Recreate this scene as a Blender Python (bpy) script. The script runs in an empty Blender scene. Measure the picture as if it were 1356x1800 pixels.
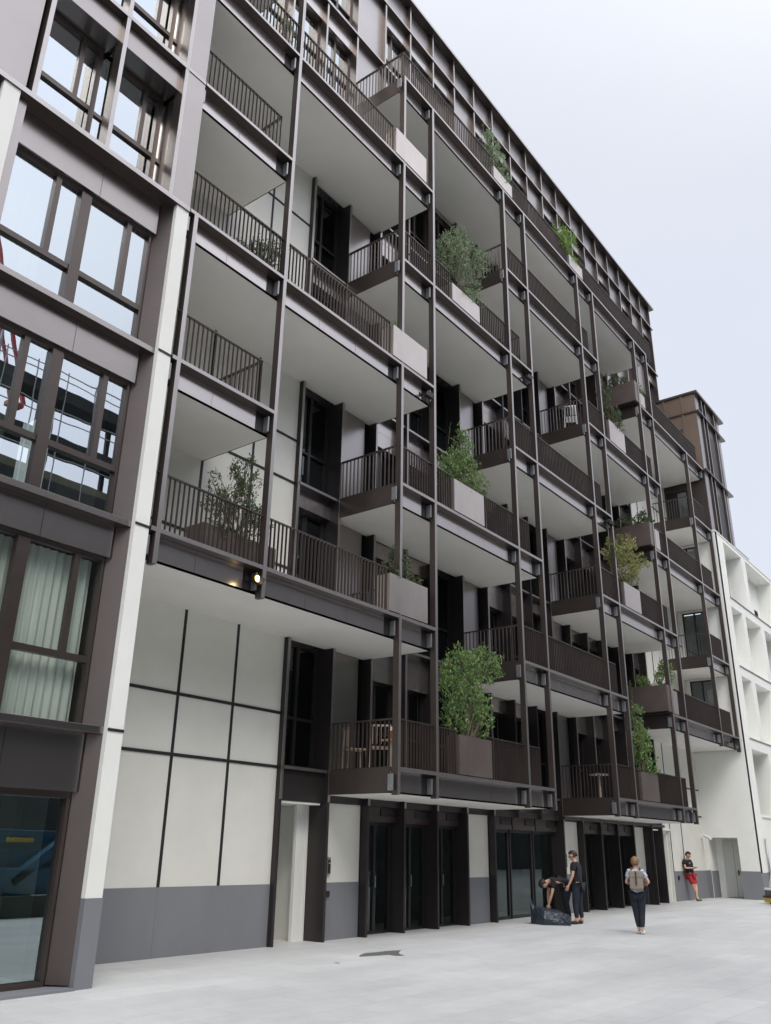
import bpy, bmesh, math, random
from mathutils import Vector, Matrix, noise
R = math.radians
S = bpy.context.scene
C = S.collection

# ------------------------------------------------------------------ camera
cd = bpy.data.cameras.new('camera'); cam = bpy.data.objects.new('camera', cd); C.objects.link(cam)
cd.sensor_fit = 'VERTICAL'; cd.sensor_height = 36; cd.sensor_width = 27.12
cd.lens = 29.911; cd.clip_start = .1; cd.clip_end = 2000
r_ = Vector((0.60525888, -0.79587625, 0.01557835)); u_ = Vector((-0.30325798, -0.21244316, 0.92892546)); d_ = Vector((0.73600019, 0.56696464, 0.36993893))
M = Matrix.Identity(4)
for i in range(3):
    M[i][0] = r_[i]; M[i][1] = u_[i]; M[i][2] = -d_[i]
M[0][3], M[1][3], M[2][3] = 0, -10.633, 1.726
cam.matrix_world = M
S.camera = cam

# ------------------------------------------------------------------ sky and sun
SUN_EL, SUN_AZ = 52, 215
w = bpy.data.worlds.new('World'); S.world = w; w.use_nodes = True
nt = w.node_tree; nt.nodes.clear(); L = nt.links.new
out = nt.nodes.new('ShaderNodeOutputWorld')
sky = nt.nodes.new('ShaderNodeTexSky'); sky.sky_type = 'NISHITA'; sky.sun_disc = False
sky.sun_elevation = R(SUN_EL); sky.sun_rotation = R(SUN_AZ); sky.air_density = 1.2; sky.dust_density = 2
bg = nt.nodes.new('ShaderNodeBackground'); bg.inputs[1].default_value = .10; L(sky.outputs[0], bg.inputs[0])
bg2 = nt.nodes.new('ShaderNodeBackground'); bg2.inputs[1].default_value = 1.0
tc = nt.nodes.new('ShaderNodeTexCoord'); mp = nt.nodes.new('ShaderNodeMapping'); mp.inputs['Scale'].default_value = (1, 1, 2.2)
nz = nt.nodes.new('ShaderNodeTexNoise'); nz.inputs['Scale'].default_value = 1.6; nz.inputs['Detail'].default_value = 5; nz.inputs['Roughness'].default_value = .5
cr = nt.nodes.new('ShaderNodeValToRGB')
cr.color_ramp.elements[0].position = .3; cr.color_ramp.elements[0].color = (.78, .83, .95, 1)
cr.color_ramp.elements[1].position = .7; cr.color_ramp.elements[1].color = (.86, .885, .955, 1)
# overcast: brightest towards the veiled sun, behind the camera
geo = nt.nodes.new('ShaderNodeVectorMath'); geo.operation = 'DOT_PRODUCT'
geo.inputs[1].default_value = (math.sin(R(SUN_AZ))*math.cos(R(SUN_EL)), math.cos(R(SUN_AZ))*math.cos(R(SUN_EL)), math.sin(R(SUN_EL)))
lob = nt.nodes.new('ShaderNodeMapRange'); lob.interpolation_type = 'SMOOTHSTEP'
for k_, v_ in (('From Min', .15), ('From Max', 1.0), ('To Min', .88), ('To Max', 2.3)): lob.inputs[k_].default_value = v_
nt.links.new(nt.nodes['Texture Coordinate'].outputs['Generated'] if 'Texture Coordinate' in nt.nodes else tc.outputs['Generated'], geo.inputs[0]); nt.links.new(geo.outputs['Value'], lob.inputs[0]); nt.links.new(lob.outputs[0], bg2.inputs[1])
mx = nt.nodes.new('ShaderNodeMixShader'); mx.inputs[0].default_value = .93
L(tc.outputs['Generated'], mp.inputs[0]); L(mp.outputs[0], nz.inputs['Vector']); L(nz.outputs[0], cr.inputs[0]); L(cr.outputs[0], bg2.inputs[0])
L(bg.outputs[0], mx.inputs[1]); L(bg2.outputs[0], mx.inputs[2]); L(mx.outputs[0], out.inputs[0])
sl = bpy.data.lights.new('sun', 'SUN'); sl.energy = 1.4; sl.angle = R(25); sl.color = (1, .92, .82)
so = bpy.data.objects.new('sun', sl); C.objects.link(so)
az = R(SUN_AZ); el = R(SUN_EL)
sd = Vector((math.sin(az)*math.cos(el), math.cos(az)*math.cos(el), math.sin(el)))
so.rotation_euler = sd.to_track_quat('Z', 'Y').to_euler(); so.location = (0, -30, 60)
S.view_settings.view_transform = 'Standard'; S.view_settings.look = 'None'; S.view_settings.exposure = 0.18; S.view_settings.gamma = 1
S.render.engine = 'CYCLES'
S.cycles.max_bounces = 8; S.cycles.diffuse_bounces = 4; S.cycles.glossy_bounces = 4; S.cycles.transparent_max_bounces = 12
S.cycles.caustics_reflective = False; S.cycles.caustics_refractive = False
S.cycles.use_denoising = True

# ------------------------------------------------------------------ materials
def mat(name, col, rough=.6, metal=0, var=.0, vscale=3, bump=0, bscale=60, spec=.5, stretch=None, coord='Object', rvar=0):
    m = bpy.data.materials.new(name); m.use_nodes = True
    n = m.node_tree.nodes; l = m.node_tree.links.new; b = n['Principled BSDF']
    b.inputs['Base Color'].default_value = (*col, 1); b.inputs['Roughness'].default_value = rough
    b.inputs['Metallic'].default_value = metal; b.inputs['Specular IOR Level'].default_value = spec
    t = n.new('ShaderNodeTexCoord'); mpn = n.new('ShaderNodeMapping'); l(t.outputs[coord], mpn.inputs[0])
    if stretch: mpn.inputs['Scale'].default_value = stretch
    if var:
        z = n.new('ShaderNodeTexNoise'); z.inputs['Scale'].default_value = vscale; z.inputs['Detail'].default_value = 6; z.inputs['Roughness'].default_value = .6
        l(mpn.outputs[0], z.inputs['Vector'])
        r = n.new('ShaderNodeValToRGB'); r.color_ramp.elements[0].position = .3; r.color_ramp.elements[1].position = .7
        r.color_ramp.elements[0].color = (*[c*(1-var) for c in col], 1); r.color_ramp.elements[1].color = (*[min(1, c*(1+var)) for c in col], 1)
        l(z.outputs[0], r.inputs[0]); l(r.outputs[0], b.inputs['Base Color'])
        if rvar:
            mr = n.new('ShaderNodeMapRange'); mr.inputs['To Min'].default_value = rough-rvar; mr.inputs['To Max'].default_value = rough+rvar
            l(z.outputs[0], mr.inputs[0]); l(mr.outputs[0], b.inputs['Roughness'])
    if bump:
        z2 = n.new('ShaderNodeTexNoise'); z2.inputs['Scale'].default_value = bscale; z2.inputs['Detail'].default_value = 3
        l(mpn.outputs[0], z2.inputs['Vector'])
        bp = n.new('ShaderNodeBump'); bp.inputs['Strength'].default_value = bump; bp.inputs['Distance'].default_value = .01
        l(z2.outputs[0], bp.inputs['Height']); l(bp.outputs[0], b.inputs['Normal'])
    return m
BR = mat('bronze', (.098, .079, .071), .32, .65, .10, 1.2, .03, 20, rvar=.03)
BLD = mat('dark_bronze_blade', (.035, .030, .030), .34, .35, .12, 1.0, .02, 10, rvar=.03)
BRW = mat('bronze_cassette', (.31, .282, .268), .27, .95, .05, .7, .02, 6)
EDGE = mat('bronze_lit_edge', (.38, .352, .338), .32, .88, .06, 1.5)  # paler copy of the bronze: sky reflection painted into front faces
BRP = mat('bronze_panel', (.46, .42, .405), .22, .92, .05, .7, .0, 6, rvar=.02)
BRL = mat('bronze_champagne_panel', (.36, .33, .325), .30, .92, .05, .5, 0, 6, rvar=.02)
BRT = mat('bronze_brown_panel', (.20, .145, .108), .42, .6, .1, .8, .04, 6)
DARK = mat('dark_metal', (.035, .031, .030), .45, .5, .1, 2)
BLK = mat('black_joint', (.012, .012, .013), .6)
WALL = mat('plaster', (.70, .69, .63), .85, 0, .035, 1.3, .25, 90, .3)
SOFF = mat('soffit_render', (.72, .705, .66), .85, 0, .035, 1.1, .2, 70, .3)
WALLW = mat('white_plaster', (.79, .79, .745), .85, 0, .04, .8, .2, 80, .3)
PL = mat('grey_plinth', (.20, .205, .22), .6, 0, .06, 1.0, .1, 50, .4, stretch=(1, 1, .35))
STEEL = mat('galvanised', (.34, .35, .36), .4, .8, .15, 20)
DOORG = mat('door_paint', (.47, .48, .45), .6, 0, .03, 2)
CURT = mat('curtain', (.53, .57, .53), .9, 0, .10, 1.6, 0, 1, .2, stretch=(6, 1, .5))
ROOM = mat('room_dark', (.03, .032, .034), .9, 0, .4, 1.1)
ROOMW = mat('room_wood', (.75, .34, .17), .8, 0, .2, 1.0)
BARK = mat('bark', (.12, .09, .065), .9, 0, .2, 12)
SOIL = mat('soil', (.05, .035, .025), .95, 0, .3, 20)
PLW = mat('planter_metal', (.50, .445, .41), .32, .88, .10, 1.6, .03, 8, rvar=.08, stretch=(1, 1, .4))
PLB = mat('planter_bronze', (.20, .16, .145), .40, .7, .14, 1.6, .03, 8)
def glass(name, fac, tint, refl=(.9, .95, 1)):
    m = bpy.data.materials.new(name); m.use_nodes = True; n = m.node_tree.nodes; l = m.node_tree.links.new
    n.clear(); o = n.new('ShaderNodeOutputMaterial'); g = n.new('ShaderNodeBsdfGlossy'); g.inputs['Roughness'].default_value = .006; g.inputs['Color'].default_value = (*refl, 1)
    t = n.new('ShaderNodeBsdfTransparent'); t.inputs['Color'].default_value = (*tint, 1)
    ge = n.new('ShaderNodeNewGeometry'); dt = n.new('ShaderNodeVectorMath'); dt.operation = 'DOT_PRODUCT'; l(ge.outputs['Incoming'], dt.inputs[0]); l(ge.outputs['Normal'], dt.inputs[1])
    ab = n.new('ShaderNodeMath'); ab.operation = 'ABSOLUTE'; l(dt.outputs['Value'], ab.inputs[0]); iv = n.new('ShaderNodeMath'); iv.operation = 'SUBTRACT'; iv.inputs[0].default_value = 1; l(ab.outputs[0], iv.inputs[1])
    fr = n.new('ShaderNodeMath'); fr.operation = 'POWER'; fr.inputs[1].default_value = 5; l(iv.outputs[0], fr.inputs[0])
    a = n.new('ShaderNodeMath'); a.operation = 'MULTIPLY_ADD'; a.inputs[1].default_value = 1-fac; a.inputs[2].default_value = fac; a.use_clamp = True
    mx = n.new('ShaderNodeMixShader'); l(fr.outputs[0], a.inputs[0]); l(a.outputs[0], mx.inputs[0]); l(t.outputs[0], mx.inputs[1]); l(g.outputs[0], mx.inputs[2])
    tcn = n.new('ShaderNodeTexCoord'); zz = n.new('ShaderNodeTexNoise'); zz.inputs['Scale'].default_value = .9; l(tcn.outputs['Object'], zz.inputs['Vector'])
    bp = n.new('ShaderNodeBump'); bp.inputs['Strength'].default_value = .06; bp.inputs['Distance'].default_value = .02; l(zz.outputs[0], bp.inputs['Height']); l(bp.outputs[0], g.inputs['Normal'])
    l(mx.outputs[0], o.inputs[0]); return m
GL = glass('coated_glass', .48, (.45, .52, .48), (.86, .92, .96))
GLT = glass('tinted_glass', .42, (.5, .6, .58), (.72, .84, .86))
GLC = glass('clear_glass', .16, (.96, 1, .97), (.8, .92, .95))
GLD = glass('dark_glass', .12, (.42, .48, .47), (.66, .76, .75))

def paving():
    m = bpy.data.materials.new('paving'); m.use_nodes = True; n = m.node_tree.nodes; l = m.node_tree.links.new; b = n['Principled BSDF']
    t = n.new('ShaderNodeTexCoord'); mpn = n.new('ShaderNodeMapping'); mpn.inputs['Rotation'].default_value = (0, 0, R(2)); l(t.outputs['Object'], mpn.inputs[0])
    br = n.new('ShaderNodeTexBrick'); br.inputs['Scale'].default_value = 1; br.inputs['Brick Width'].default_value = 1.2; br.inputs['Row Height'].default_value = .6
    br.inputs['Mortar Size'].default_value = .005; br.inputs['Mortar Smooth'].default_value = .3; br.inputs['Bias'].default_value = 0
    br.inputs['Color1'].default_value = (.525, .53, .53, 1); br.inputs['Color2'].default_value = (.585, .59, .585, 1); br.inputs['Mortar'].default_value = (.42, .425, .43, 1)
    l(mpn.outputs[0], br.inputs['Vector'])
    def nz(sc, det=6, st=None, ro=.6):
        z = n.new('ShaderNodeTexNoise'); z.inputs['Scale'].default_value = sc; z.inputs['Detail'].default_value = det; z.inputs['Roughness'].default_value = ro
        if st:
            mm = n.new('ShaderNodeMapping'); mm.inputs['Scale'].default_value = st; mm.inputs['Rotation'].default_value = (0, 0, R(12)); l(t.outputs['Object'], mm.inputs[0]); l(mm.outputs[0], z.inputs['Vector'])
        else: l(t.outputs['Object'], z.inputs['Vector'])
        return z
    prev = br.outputs['Color']
    for sc, st, lo, hi, p0, p1 in ((.22, None, .86, 1.07, .32, .7), (.5, (.25, 1.6, 1), .93, 1.06, .35, .65), (3.2, None, .95, 1.04, .3, .7), (45, None, .93, 1.05, .3, .7)):
        z = nz(sc, 6, st); rp = n.new('ShaderNodeValToRGB'); rp.color_ramp.elements[0].position = p0; rp.color_ramp.elements[1].position = p1
        rp.color_ramp.elements[0].color = (lo, lo, lo, 1); rp.color_ramp.elements[1].color = (hi, hi, hi*.995, 1); l(z.outputs[0], rp.inputs[0])
        mm = n.new('ShaderNodeMix'); mm.data_type = 'RGBA'; mm.blend_type = 'MULTIPLY'; mm.inputs[0].default_value = 1; l(prev, mm.inputs[6]); l(rp.outputs[0], mm.inputs[7]); prev = mm.outputs[2]
    # scuffed pale smears
    z = nz(1.1, 8, (.35, 1.8, 1), .7); rp = n.new('ShaderNodeValToRGB'); rp.color_ramp.elements[0].position = .63; rp.color_ramp.elements[1].position = .78
    rp.color_ramp.elements[0].color = (0, 0, 0, 1); rp.color_ramp.elements[1].color = (.6, .6, .6, 1); l(z.outputs[0], rp.inputs[0])
    mm = n.new('ShaderNodeMix'); mm.data_type = 'RGBA'; l(rp.outputs[0], mm.inputs[0]); l(prev, mm.inputs[6]); mm.inputs[7].default_value = (.68, .68, .67, 1)
    l(mm.outputs[2], b.inputs['Base Color']); b.inputs['Roughness'].default_value = .55; b.inputs['Specular IOR Level'].default_value = .35
    z2 = nz(120, 3); bp = n.new('ShaderNodeBump'); bp.inputs['Strength'].default_value = .25; bp.inputs['Distance'].default_value = .004; l(z2.outputs[0], bp.inputs['Height']); l(bp.outputs[0], b.inputs['Normal'])
    return m
PAVE = paving()
def leafmat(name, c1, c2, c3):
    m = bpy.data.materials.new(name); m.use_nodes = True; n = m.node_tree.nodes; l = m.node_tree.links.new; b = n['Principled BSDF']
    g = n.new('ShaderNodeNewGeometry'); rp = n.new('ShaderNodeValToRGB'); rp.color_ramp.elements[0].color = (*c1, 1); rp.color_ramp.elements[1].color = (*c3, 1)
    e = rp.color_ramp.elements.new(.5); e.color = (*c2, 1); l(g.outputs['Random Per Island'], rp.inputs[0]); l(rp.outputs[0], b.inputs['Base Color'])
    b.inputs['Roughness'].default_value = .45; b.inputs['Specular IOR Level'].default_value = .4
    t = n.new('ShaderNodeBsdfTranslucent'); l(rp.outputs[0], t.inputs[0]); mx = n.new('ShaderNodeMixShader'); mx.inputs[0].default_value = .3
    l(b.outputs[0], mx.inputs[1]); l(t.outputs[0], mx.inputs[2]); l(mx.outputs[0], n['Material Output'].inputs[0]); return m
LF = leafmat('leaf_green', (0.066, 0.140, 0.048), (0.140, 0.263, 0.075), (0.300, 0.413, 0.131))
LFD = leafmat('leaf_dark', (0.028, 0.056, 0.025), (0.063, 0.105, 0.042), (0.126, 0.182, 0.070))
LFY = leafmat('leaf_yellow', (0.11, 0.17, 0.045), (0.24, 0.27, 0.085), (0.42, 0.36, 0.15))
LFG = leafmat('leaf_grey', (0.109, 0.182, 0.092), (0.219, 0.311, 0.163), (0.437, 0.510, 0.311))
LFB = leafmat('leaf_bright', (0.091, 0.182, 0.026), (0.195, 0.338, 0.052), (0.338, 0.468, 0.130))

# ------------------------------------------------------------------ helpers
ORG = {}
def tag(o, label=None, cat=None, group=None, kind=None):
    if label: o['label'] = label
    if cat: o['category'] = cat
    if group: o['group'] = group
    if kind: o['kind'] = kind
    return o
def root(name, loc, label, cat, group=None):
    o = bpy.data.objects.new(name, None); C.objects.link(o); o.location = loc; o.empty_display_size = .2
    ORG[o.name] = Vector(loc); return tag(o, label, cat, group)
class MB:
    def __init__(s): s.v = []; s.f = []
    def quad(s, *p):
        i = len(s.v); s.v += [Vector(q) for q in p]; s.f.append(tuple(range(i, i+len(p)))); return s
    def box(s, x0, x1, y0, y1, z0, z1):
        i = len(s.v)
        s.v += [Vector(p) for p in ((x0,y0,z0),(x1,y0,z0),(x1,y1,z0),(x0,y1,z0),(x0,y0,z1),(x1,y0,z1),(x1,y1,z1),(x0,y1,z1))]
        s.f += [tuple(i+k for k in q) for q in ((0,3,2,1),(4,5,6,7),(0,1,5,4),(1,2,6,5),(2,3,7,6),(3,0,4,7))]; return s
    def bar(s, a, b, w, d=None, up=(0,0,1)):
        a = Vector(a); b = Vector(b); d = d or w; t = (b-a).normalized(); up = Vector(up)
        if abs(t.dot(up)) > .95: up = Vector((0, 1, 0)) if abs(t.y) < .9 else Vector((1, 0, 0))
        x = t.cross(up).normalized()*w/2; y = x.cross(t).normalized()*d/2
        i = len(s.v)
        for p in (a, b): s.v += [p-x-y, p+x-y, p+x+y, p-x+y]
        s.f += [tuple(i+k for k in q) for q in ((0,1,2,3),(7,6,5,4),(0,4,5,1),(1,5,6,2),(2,6,7,3),(3,7,4,0))]; return s
    def tube(s, pts, rads, n=6):
        pts = [Vector(p) for p in pts]; base = len(s.v); N = len(pts)
        for k, p in enumerate(pts):
            t = (pts[min(k+1, N-1)]-pts[max(k-1, 0)]).normalized(); a = t.orthogonal().normalized() if abs(t.z) > .9 else t.cross(Vector((0,0,1))).normalized(); b = t.cross(a)
            for j in range(n):
                an = 2*math.pi*j/n; s.v.append(p+(a*math.cos(an)+b*math.sin(an))*rads[k])
        for k in range(N-1):
            for j in range(n): s.f.append((base+k*n+j, base+k*n+(j+1)%n, base+(k+1)*n+(j+1)%n, base+(k+1)*n+j))
        s.f.append(tuple(base+j for j in reversed(range(n)))); s.f.append(tuple(base+(N-1)*n+j for j in range(n))); return s
    def grid_wall(s, axis, p0, p1, u0, u1, z0, z1, holes):
        # wall slab between planes p0<p1 on the other axis; holes (ua,ub,za,zb) go right through
        us = sorted({u0, u1, *[h for q in holes for h in q[:2]]}); zs = sorted({z0, z1, *[h for q in holes for h in q[2:]]})
        us = [a for a in us if u0 <= a <= u1]; zs = [a for a in zs if z0 <= a <= z1]
        def solid(i, j):
            if i < 0 or j < 0 or i >= len(us)-1 or j >= len(zs)-1: return False
            cu = (us[i]+us[i+1])/2; cz = (zs[j]+zs[j+1])/2
            return not any(h[0] < cu < h[1] and h[2] < cz < h[3] for h in holes)
        P = (lambda u, p, z: (u, p, z)) if axis == 'x' else (lambda u, p, z: (p, u, z))
        for i in range(len(us)-1):
            for j in range(len(zs)-1):
                if not solid(i, j): continue
                a, b, c, d = us[i], us[i+1], zs[j], zs[j+1]
                s.quad(P(a,p0,c), P(b,p0,c), P(b,p0,d), P(a,p0,d)); s.quad(P(a,p1,c), P(a,p1,d), P(b,p1,d), P(b,p1,c))
                if not solid(i-1, j): s.quad(P(a,p0,c), P(a,p0,d), P(a,p1,d), P(a,p1,c))
                if not solid(i+1, j): s.quad(P(b,p0,c), P(b,p1,c), P(b,p1,d), P(b,p0,d))
                if not solid(i, j-1): s.quad(P(a,p0,c), P(a,p1,c), P(b,p1,c), P(b,p0,c))
                if not solid(i, j+1): s.quad(P(a,p0,d), P(b,p0,d), P(b,p1,d), P(a,p1,d))
        return s
    def build(s, name, m, parent=None, smooth=False, bevel=0, loc=None, front=None):
        og = Vector((0, 0, 0))
        if parent is not None: og = ORG[parent.name]
        elif loc is not None: og = Vector(loc)
        me = bpy.data.meshes.new(name); me.from_pydata([v-og for v in s.v], [], s.f)
        for mm in (m if isinstance(m, (list, tuple)) else [m]): me.materials.append(mm)
        if smooth: me.polygons.foreach_set('use_smooth', [True]*len(me.polygons))
        bm = bmesh.new(); bm.from_mesh(me); bmesh.ops.recalc_face_normals(bm, faces=bm.faces); bm.to_mesh(me); bm.free()
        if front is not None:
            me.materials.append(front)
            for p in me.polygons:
                if p.normal.y < -.9: p.material_index = 1  # front-facing sides get the lighter metal, a painted-in sky sheen
        me.update(); o = bpy.data.objects.new(name, me); C.objects.link(o)
        if parent is not None: o.parent = parent
        elif loc is not None: o.location = loc
        ORG[o.name] = og
        if bevel:
            b = o.modifiers.new('b', 'BEVEL'); b.width = bevel; b.segments = 2; b.limit_method = 'ANGLE'
        return o

# ------------------------------------------------------------------ dimensions
X = dict(A=7.88, B=10.27, C=14.397, D=15.788, E=19.915, F=21.305, G=25.433, H=26.823, I=30.951, J=32.341, K=36.469, L=38.857)
def Z(k): return 3.312 + 3.15*(k-1)
XW = lambda j: 14.397 + 1.3795*j          # facade module lines
WY = 2.05                                  # plane of the recessed wall
def gz(x): return 0 if x < 14 else .005*(x-14)

# ================================================================== SETTING
gm = MB()
xs = [-60, 0, 14, 24, 34, 44, 60, 120, 400]; ys = [-400, -60, -20, -8, 0, 6, 60, 400]
for i in range(len(xs)-1):
    for j in range(len(ys)-1):
        a, b = xs[i], xs[i+1]; f = lambda x: gz(min(x, 44))
        gm.quad((a, ys[j], f(a)), (b, ys[j], f(b)), (b, ys[j+1], f(b)), (a, ys[j+1], f(a)))
tag(gm.build('plaza', PAVE), 'pale grey stone paved plaza in front of the apartment block', 'paving', kind='structure')
# damp patch on the paving
random.seed(4)
WET = mat('wet_stone', (.17, .17, .165), .35, 0, .12, 6)
pp = [(13.2,.05),(13.45,.18),(13.75,.30),(14.1,.20),(14.5,.22),(14.95,.05),(14.62,-.12),(14.38,-.28),(14.2,-.42),(14.02,-.72),(13.82,-.62),(13.86,-.36),(13.62,-.28),(13.38,-.2),(13.0,-.1)]
pb = MB(); pb.quad(*[(13.72+(x-14)*.72, -.13+(y)*.72, .004) for x, y in pp])
tag(pb.build('puddle', WET), kind='structure')
pb = MB(); pb.quad(*[(12.05+.05*math.cos(a), -.5+.05*math.sin(a), .004) for a in [k*.9 for k in range(7)]])
tag(pb.build('stain', WET), kind='structure')

# ================================================================== MAIN APARTMENT BUILDING
B = root('apartment_building', (20, 2, 0), 'dark bronze apartment block with overhanging white soffit balconies behind a post grid', 'building')
m = MB()
# left white wall with its three columns of panels, right white wall (mirrored)
m.box(7.2, 13.0, WY, WY+.5, 0, Z(6)-.3)
o = m.build('recess_wall', WALL, B)
m = MB(); m.grid_wall('x', WY, WY+.5, 33.76, 39.2, 0, Z(6)-.3, [(33.9, 34.95, 0, 2.62)]); m.build('recess_wall', WALL, B)
# black joints
m = MB()
for x in (10.27, 11.64): m.box(x-.03, x+.03, WY-.012, WY+.01, 1.09, Z(6)-.5)
for k in range(1, 6):
    for z in (Z(k)-.03, Z(k)+1.05): m.box(7.72, 12.995, WY-.018, WY+.01, z-.028, z+.028)
m.build('wall_joint', BLK, B)
m = MB()
for x in (35.05, 36.35): m.box(x-.03, x+.03, WY-.012, WY+.01, 1.15, Z(6)-.5)
for k in range(1, 6):
    for z in (Z(k)-.03, Z(k)+1.05): m.box(36.4, 38.97, WY-.018, WY+.01, z-.028, z+.028)
m.build('wall_joint', BLK, B)
# grey plinths
def plinth(x0, x1, z1=1.09, y=WY):
    MB().box(x0, x1, y-.006, y+.1, -.05, z1).build('plinth', PL, B)
for a, b in ((7.72, 10.27), (10.273, 12.985)): plinth(a, b)
plinth(35.0, 38.97, 1.17); plinth(33.77, 33.89, 1.17)
# white recess wall panels between paired posts at ground level
for a, b, t in ((14.46, 15.72, 2.66), (19.98, 21.23, 2.66), (25.50, 26.75, 2.68), (31.02, 32.27, 2.70)):
    MB().box(a+.08, b, WY, WY+.4, 0, t).build('recess_wall', WALL, B); plinth(a+.081, b, 1.09+gz(a))
    MB().box(a, a+.079, WY-.02, WY+.4, 0, t).build('door_post', BLD, B)
# niche with white reveals beside the first blade
m = MB(); m.box(13.02, 13.1, WY-.02, 3.6, 0, 2.6); m.box(14.3, 14.36, 2.36, 3.6, 0, 2.6); m.box(13.101, 14.299, 3.4, 3.55, 0, 2.6); m.box(13.1, 14.3, 2.0, 3.4, 2.6, 2.64)
m.build('niche', WALLW, B)
MB().box(14.02, 14.295, 2.38, 2.46, 0, 2.598).build('niche', WALLW, B)
m = MB(); m.box(33.0, 33.06, 2.0, 3.4, 0, 2.6); m.box(33.69, 33.75, WY, 3.4, 0, 2.6); m.box(33.06, 33.69, 3.3, 3.4, 0, 2.6); m.box(32.4, 33.7, 2.0, 3.4, 2.6, 2.64); m.build('niche', WALLW, B)
MB().box(33.065, 33.075, 2.1, 3.29, 0, 1.15).build('plinth', PL, B)
# white service door, right
MB().box(33.95, 34.9, 2.3, 2.36, gz(34), 2.5).build('service_door', DOORG, B)
m = MB(); m.box(33.9, 33.95, WY+.1, 2.4, 0, 2.62); m.box(34.9, 34.949, WY+.1, 2.4, 0, 2.62); m.box(33.951, 34.899, WY+.1, 2.4, 2.5, 2.62); m.build('door_frame', WALLW, B)
MB().box(34.42, 34.43, 2.29, 2.3, .1, 2.48).build('door_gap', BLK, B)

# spandrels, ledges and the dark core of the bronze part
JB, JE = -1, 13
xb0, xb1 = XW(-1)+.01, XW(14)+.05
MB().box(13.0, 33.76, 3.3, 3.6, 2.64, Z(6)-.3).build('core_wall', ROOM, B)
LOB = mat('lobby_wall', (.13, .15, .14), .7, 0, .5, .8); MB().box(14.36, 33.0, 3.9, 4.0, 0, 2.63).build('lobby_wall', LOB, B); MB().box(14.36, 33.0, 2.5, 3.9, -.01, .004).build('lobby_floor', LOB, B)
for k in range(1, 7):
    m = MB(); hang = .5 if k > 1 else .62
    for j in range(JB, JE+1):
        m.box(XW(j)+.035, XW(j+1)-.035, 2.12, 2.5, Z(k)-hang, Z(k)-.06)
    m.build('spandrel', BRP, B)
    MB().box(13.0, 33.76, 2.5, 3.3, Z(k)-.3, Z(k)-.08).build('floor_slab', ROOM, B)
bal = {1: [('C','F'),('G','J')], 2: [('A','D'),('E','H'),('I','L')], 3: [('A','B'),('C','F'),('G','J'),('K','L')], 4: [('A','D'),('E','H'),('I','L')],
       5: [('A','B'),('C','F'),('G','J'),('K','L')], 6: [('A','D'),('E','H'),('I','L')], 7: [('A','B'),('C','J')]}
for k in range(1, 7):
    cuts = [(X[a]-.03, X[b]+.03) for a, b in bal[k]]; x = 13.02; segs = []
    for a, b in cuts:
        if a > x: segs.append((x, min(a, 33.7)))
        x = max(x, b)
    if x < 33.7: segs.append((x, 33.7))
    for a, b in segs:
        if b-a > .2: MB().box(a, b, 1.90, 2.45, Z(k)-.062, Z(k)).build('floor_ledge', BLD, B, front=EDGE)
# vertical blades on every module line
for j in range(-1, 15):
    x = XW(j); y0 = 1.85; z0 = 0
    if j in (-1,): y0 = 1.93
    if j in (6, 7): z0 = 2.66            # open storefront
    m = MB(); m.box(x-.035, x+.035, y0, 2.40, z0, Z(6)-.45)
    m.build('facade_fin', BLD, B)
    if j not in (6, 7): MB().box(x-.036, x+.036, y0-.012, y0-.001, 2.66, Z(6)-.46).build('fin_lit_edge', EDGE, B)  # pale strip painting the sky-lit front edge of the blade
# deep blade at the niche
MB().box(32.36, 32.42, 1.72, 2.4, 0, 2.9).build('facade_fin', BLD, B)

def window(parent, x0, x1, z0, z1, y, style='two', fm=BR, gm_=GLD, w=.07, room=True, trans=1.0):
    m = MB(); d = .07
    m.box(x0, x0+w, y-d, y+.03, z0, z1); m.box(x1-w, x1, y-d, y+.03, z0, z1)
    m.box(x0+w+.001, x1-w-.001, y-d+.003, y+.03, z0, z0+w); m.box(x0+w+.001, x1-w-.001, y-d+.003, y+.03, z1-w, z1)
    xm = (x0+x1)/2
    if style != 'single': m.box(xm-w*.7, xm+w*.7, y-d+.006, y+.028, z0+w+.001, z1-w-.001)
    if trans:
        m.box(x0+w+.002, xm-w*.7-.002, y-d+.009, y+.026, z0+trans, z0+trans+w); m.box(xm+w*.7+.002, x1-w-.002, y-d+.009, y+.026, z0+trans, z0+trans+w)
    f = m.build('window', fm, parent)
    g = MB(); g.quad((x0+w*.5, y, z0+w*.5), (x1-w*.5, y, z0+w*.5), (x1-w*.5, y, z1-w*.5), (x0+w*.5, y, z1-w*.5)); g.build('pane', gm_, f)
    return f
def curtain(parent, x0, x1, z0, z1, y, amp=.03, lam=.16, seed=0, mt=CURT):
    random.seed(seed); m = MB(); n = max(6, int((x1-x0)/.025)); pts = []
    ph = random.random()*6
    for i in range(n+1):
        x = x0+(x1-x0)*i/n; pts.append((x, y+amp*math.sin(x/lam*6.28+ph+1.3*math.sin(x*3+ph))))
    for i in range(n):
        (a, ya), (b, yb) = pts[i], pts[i+1]; m.quad((a, ya, z0), (b, yb, z0), (b, yb, z1), (a, ya, z1))
    o = m.build('curtain', mt, parent, smooth=True); return o
rnd = random.Random(7)
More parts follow.
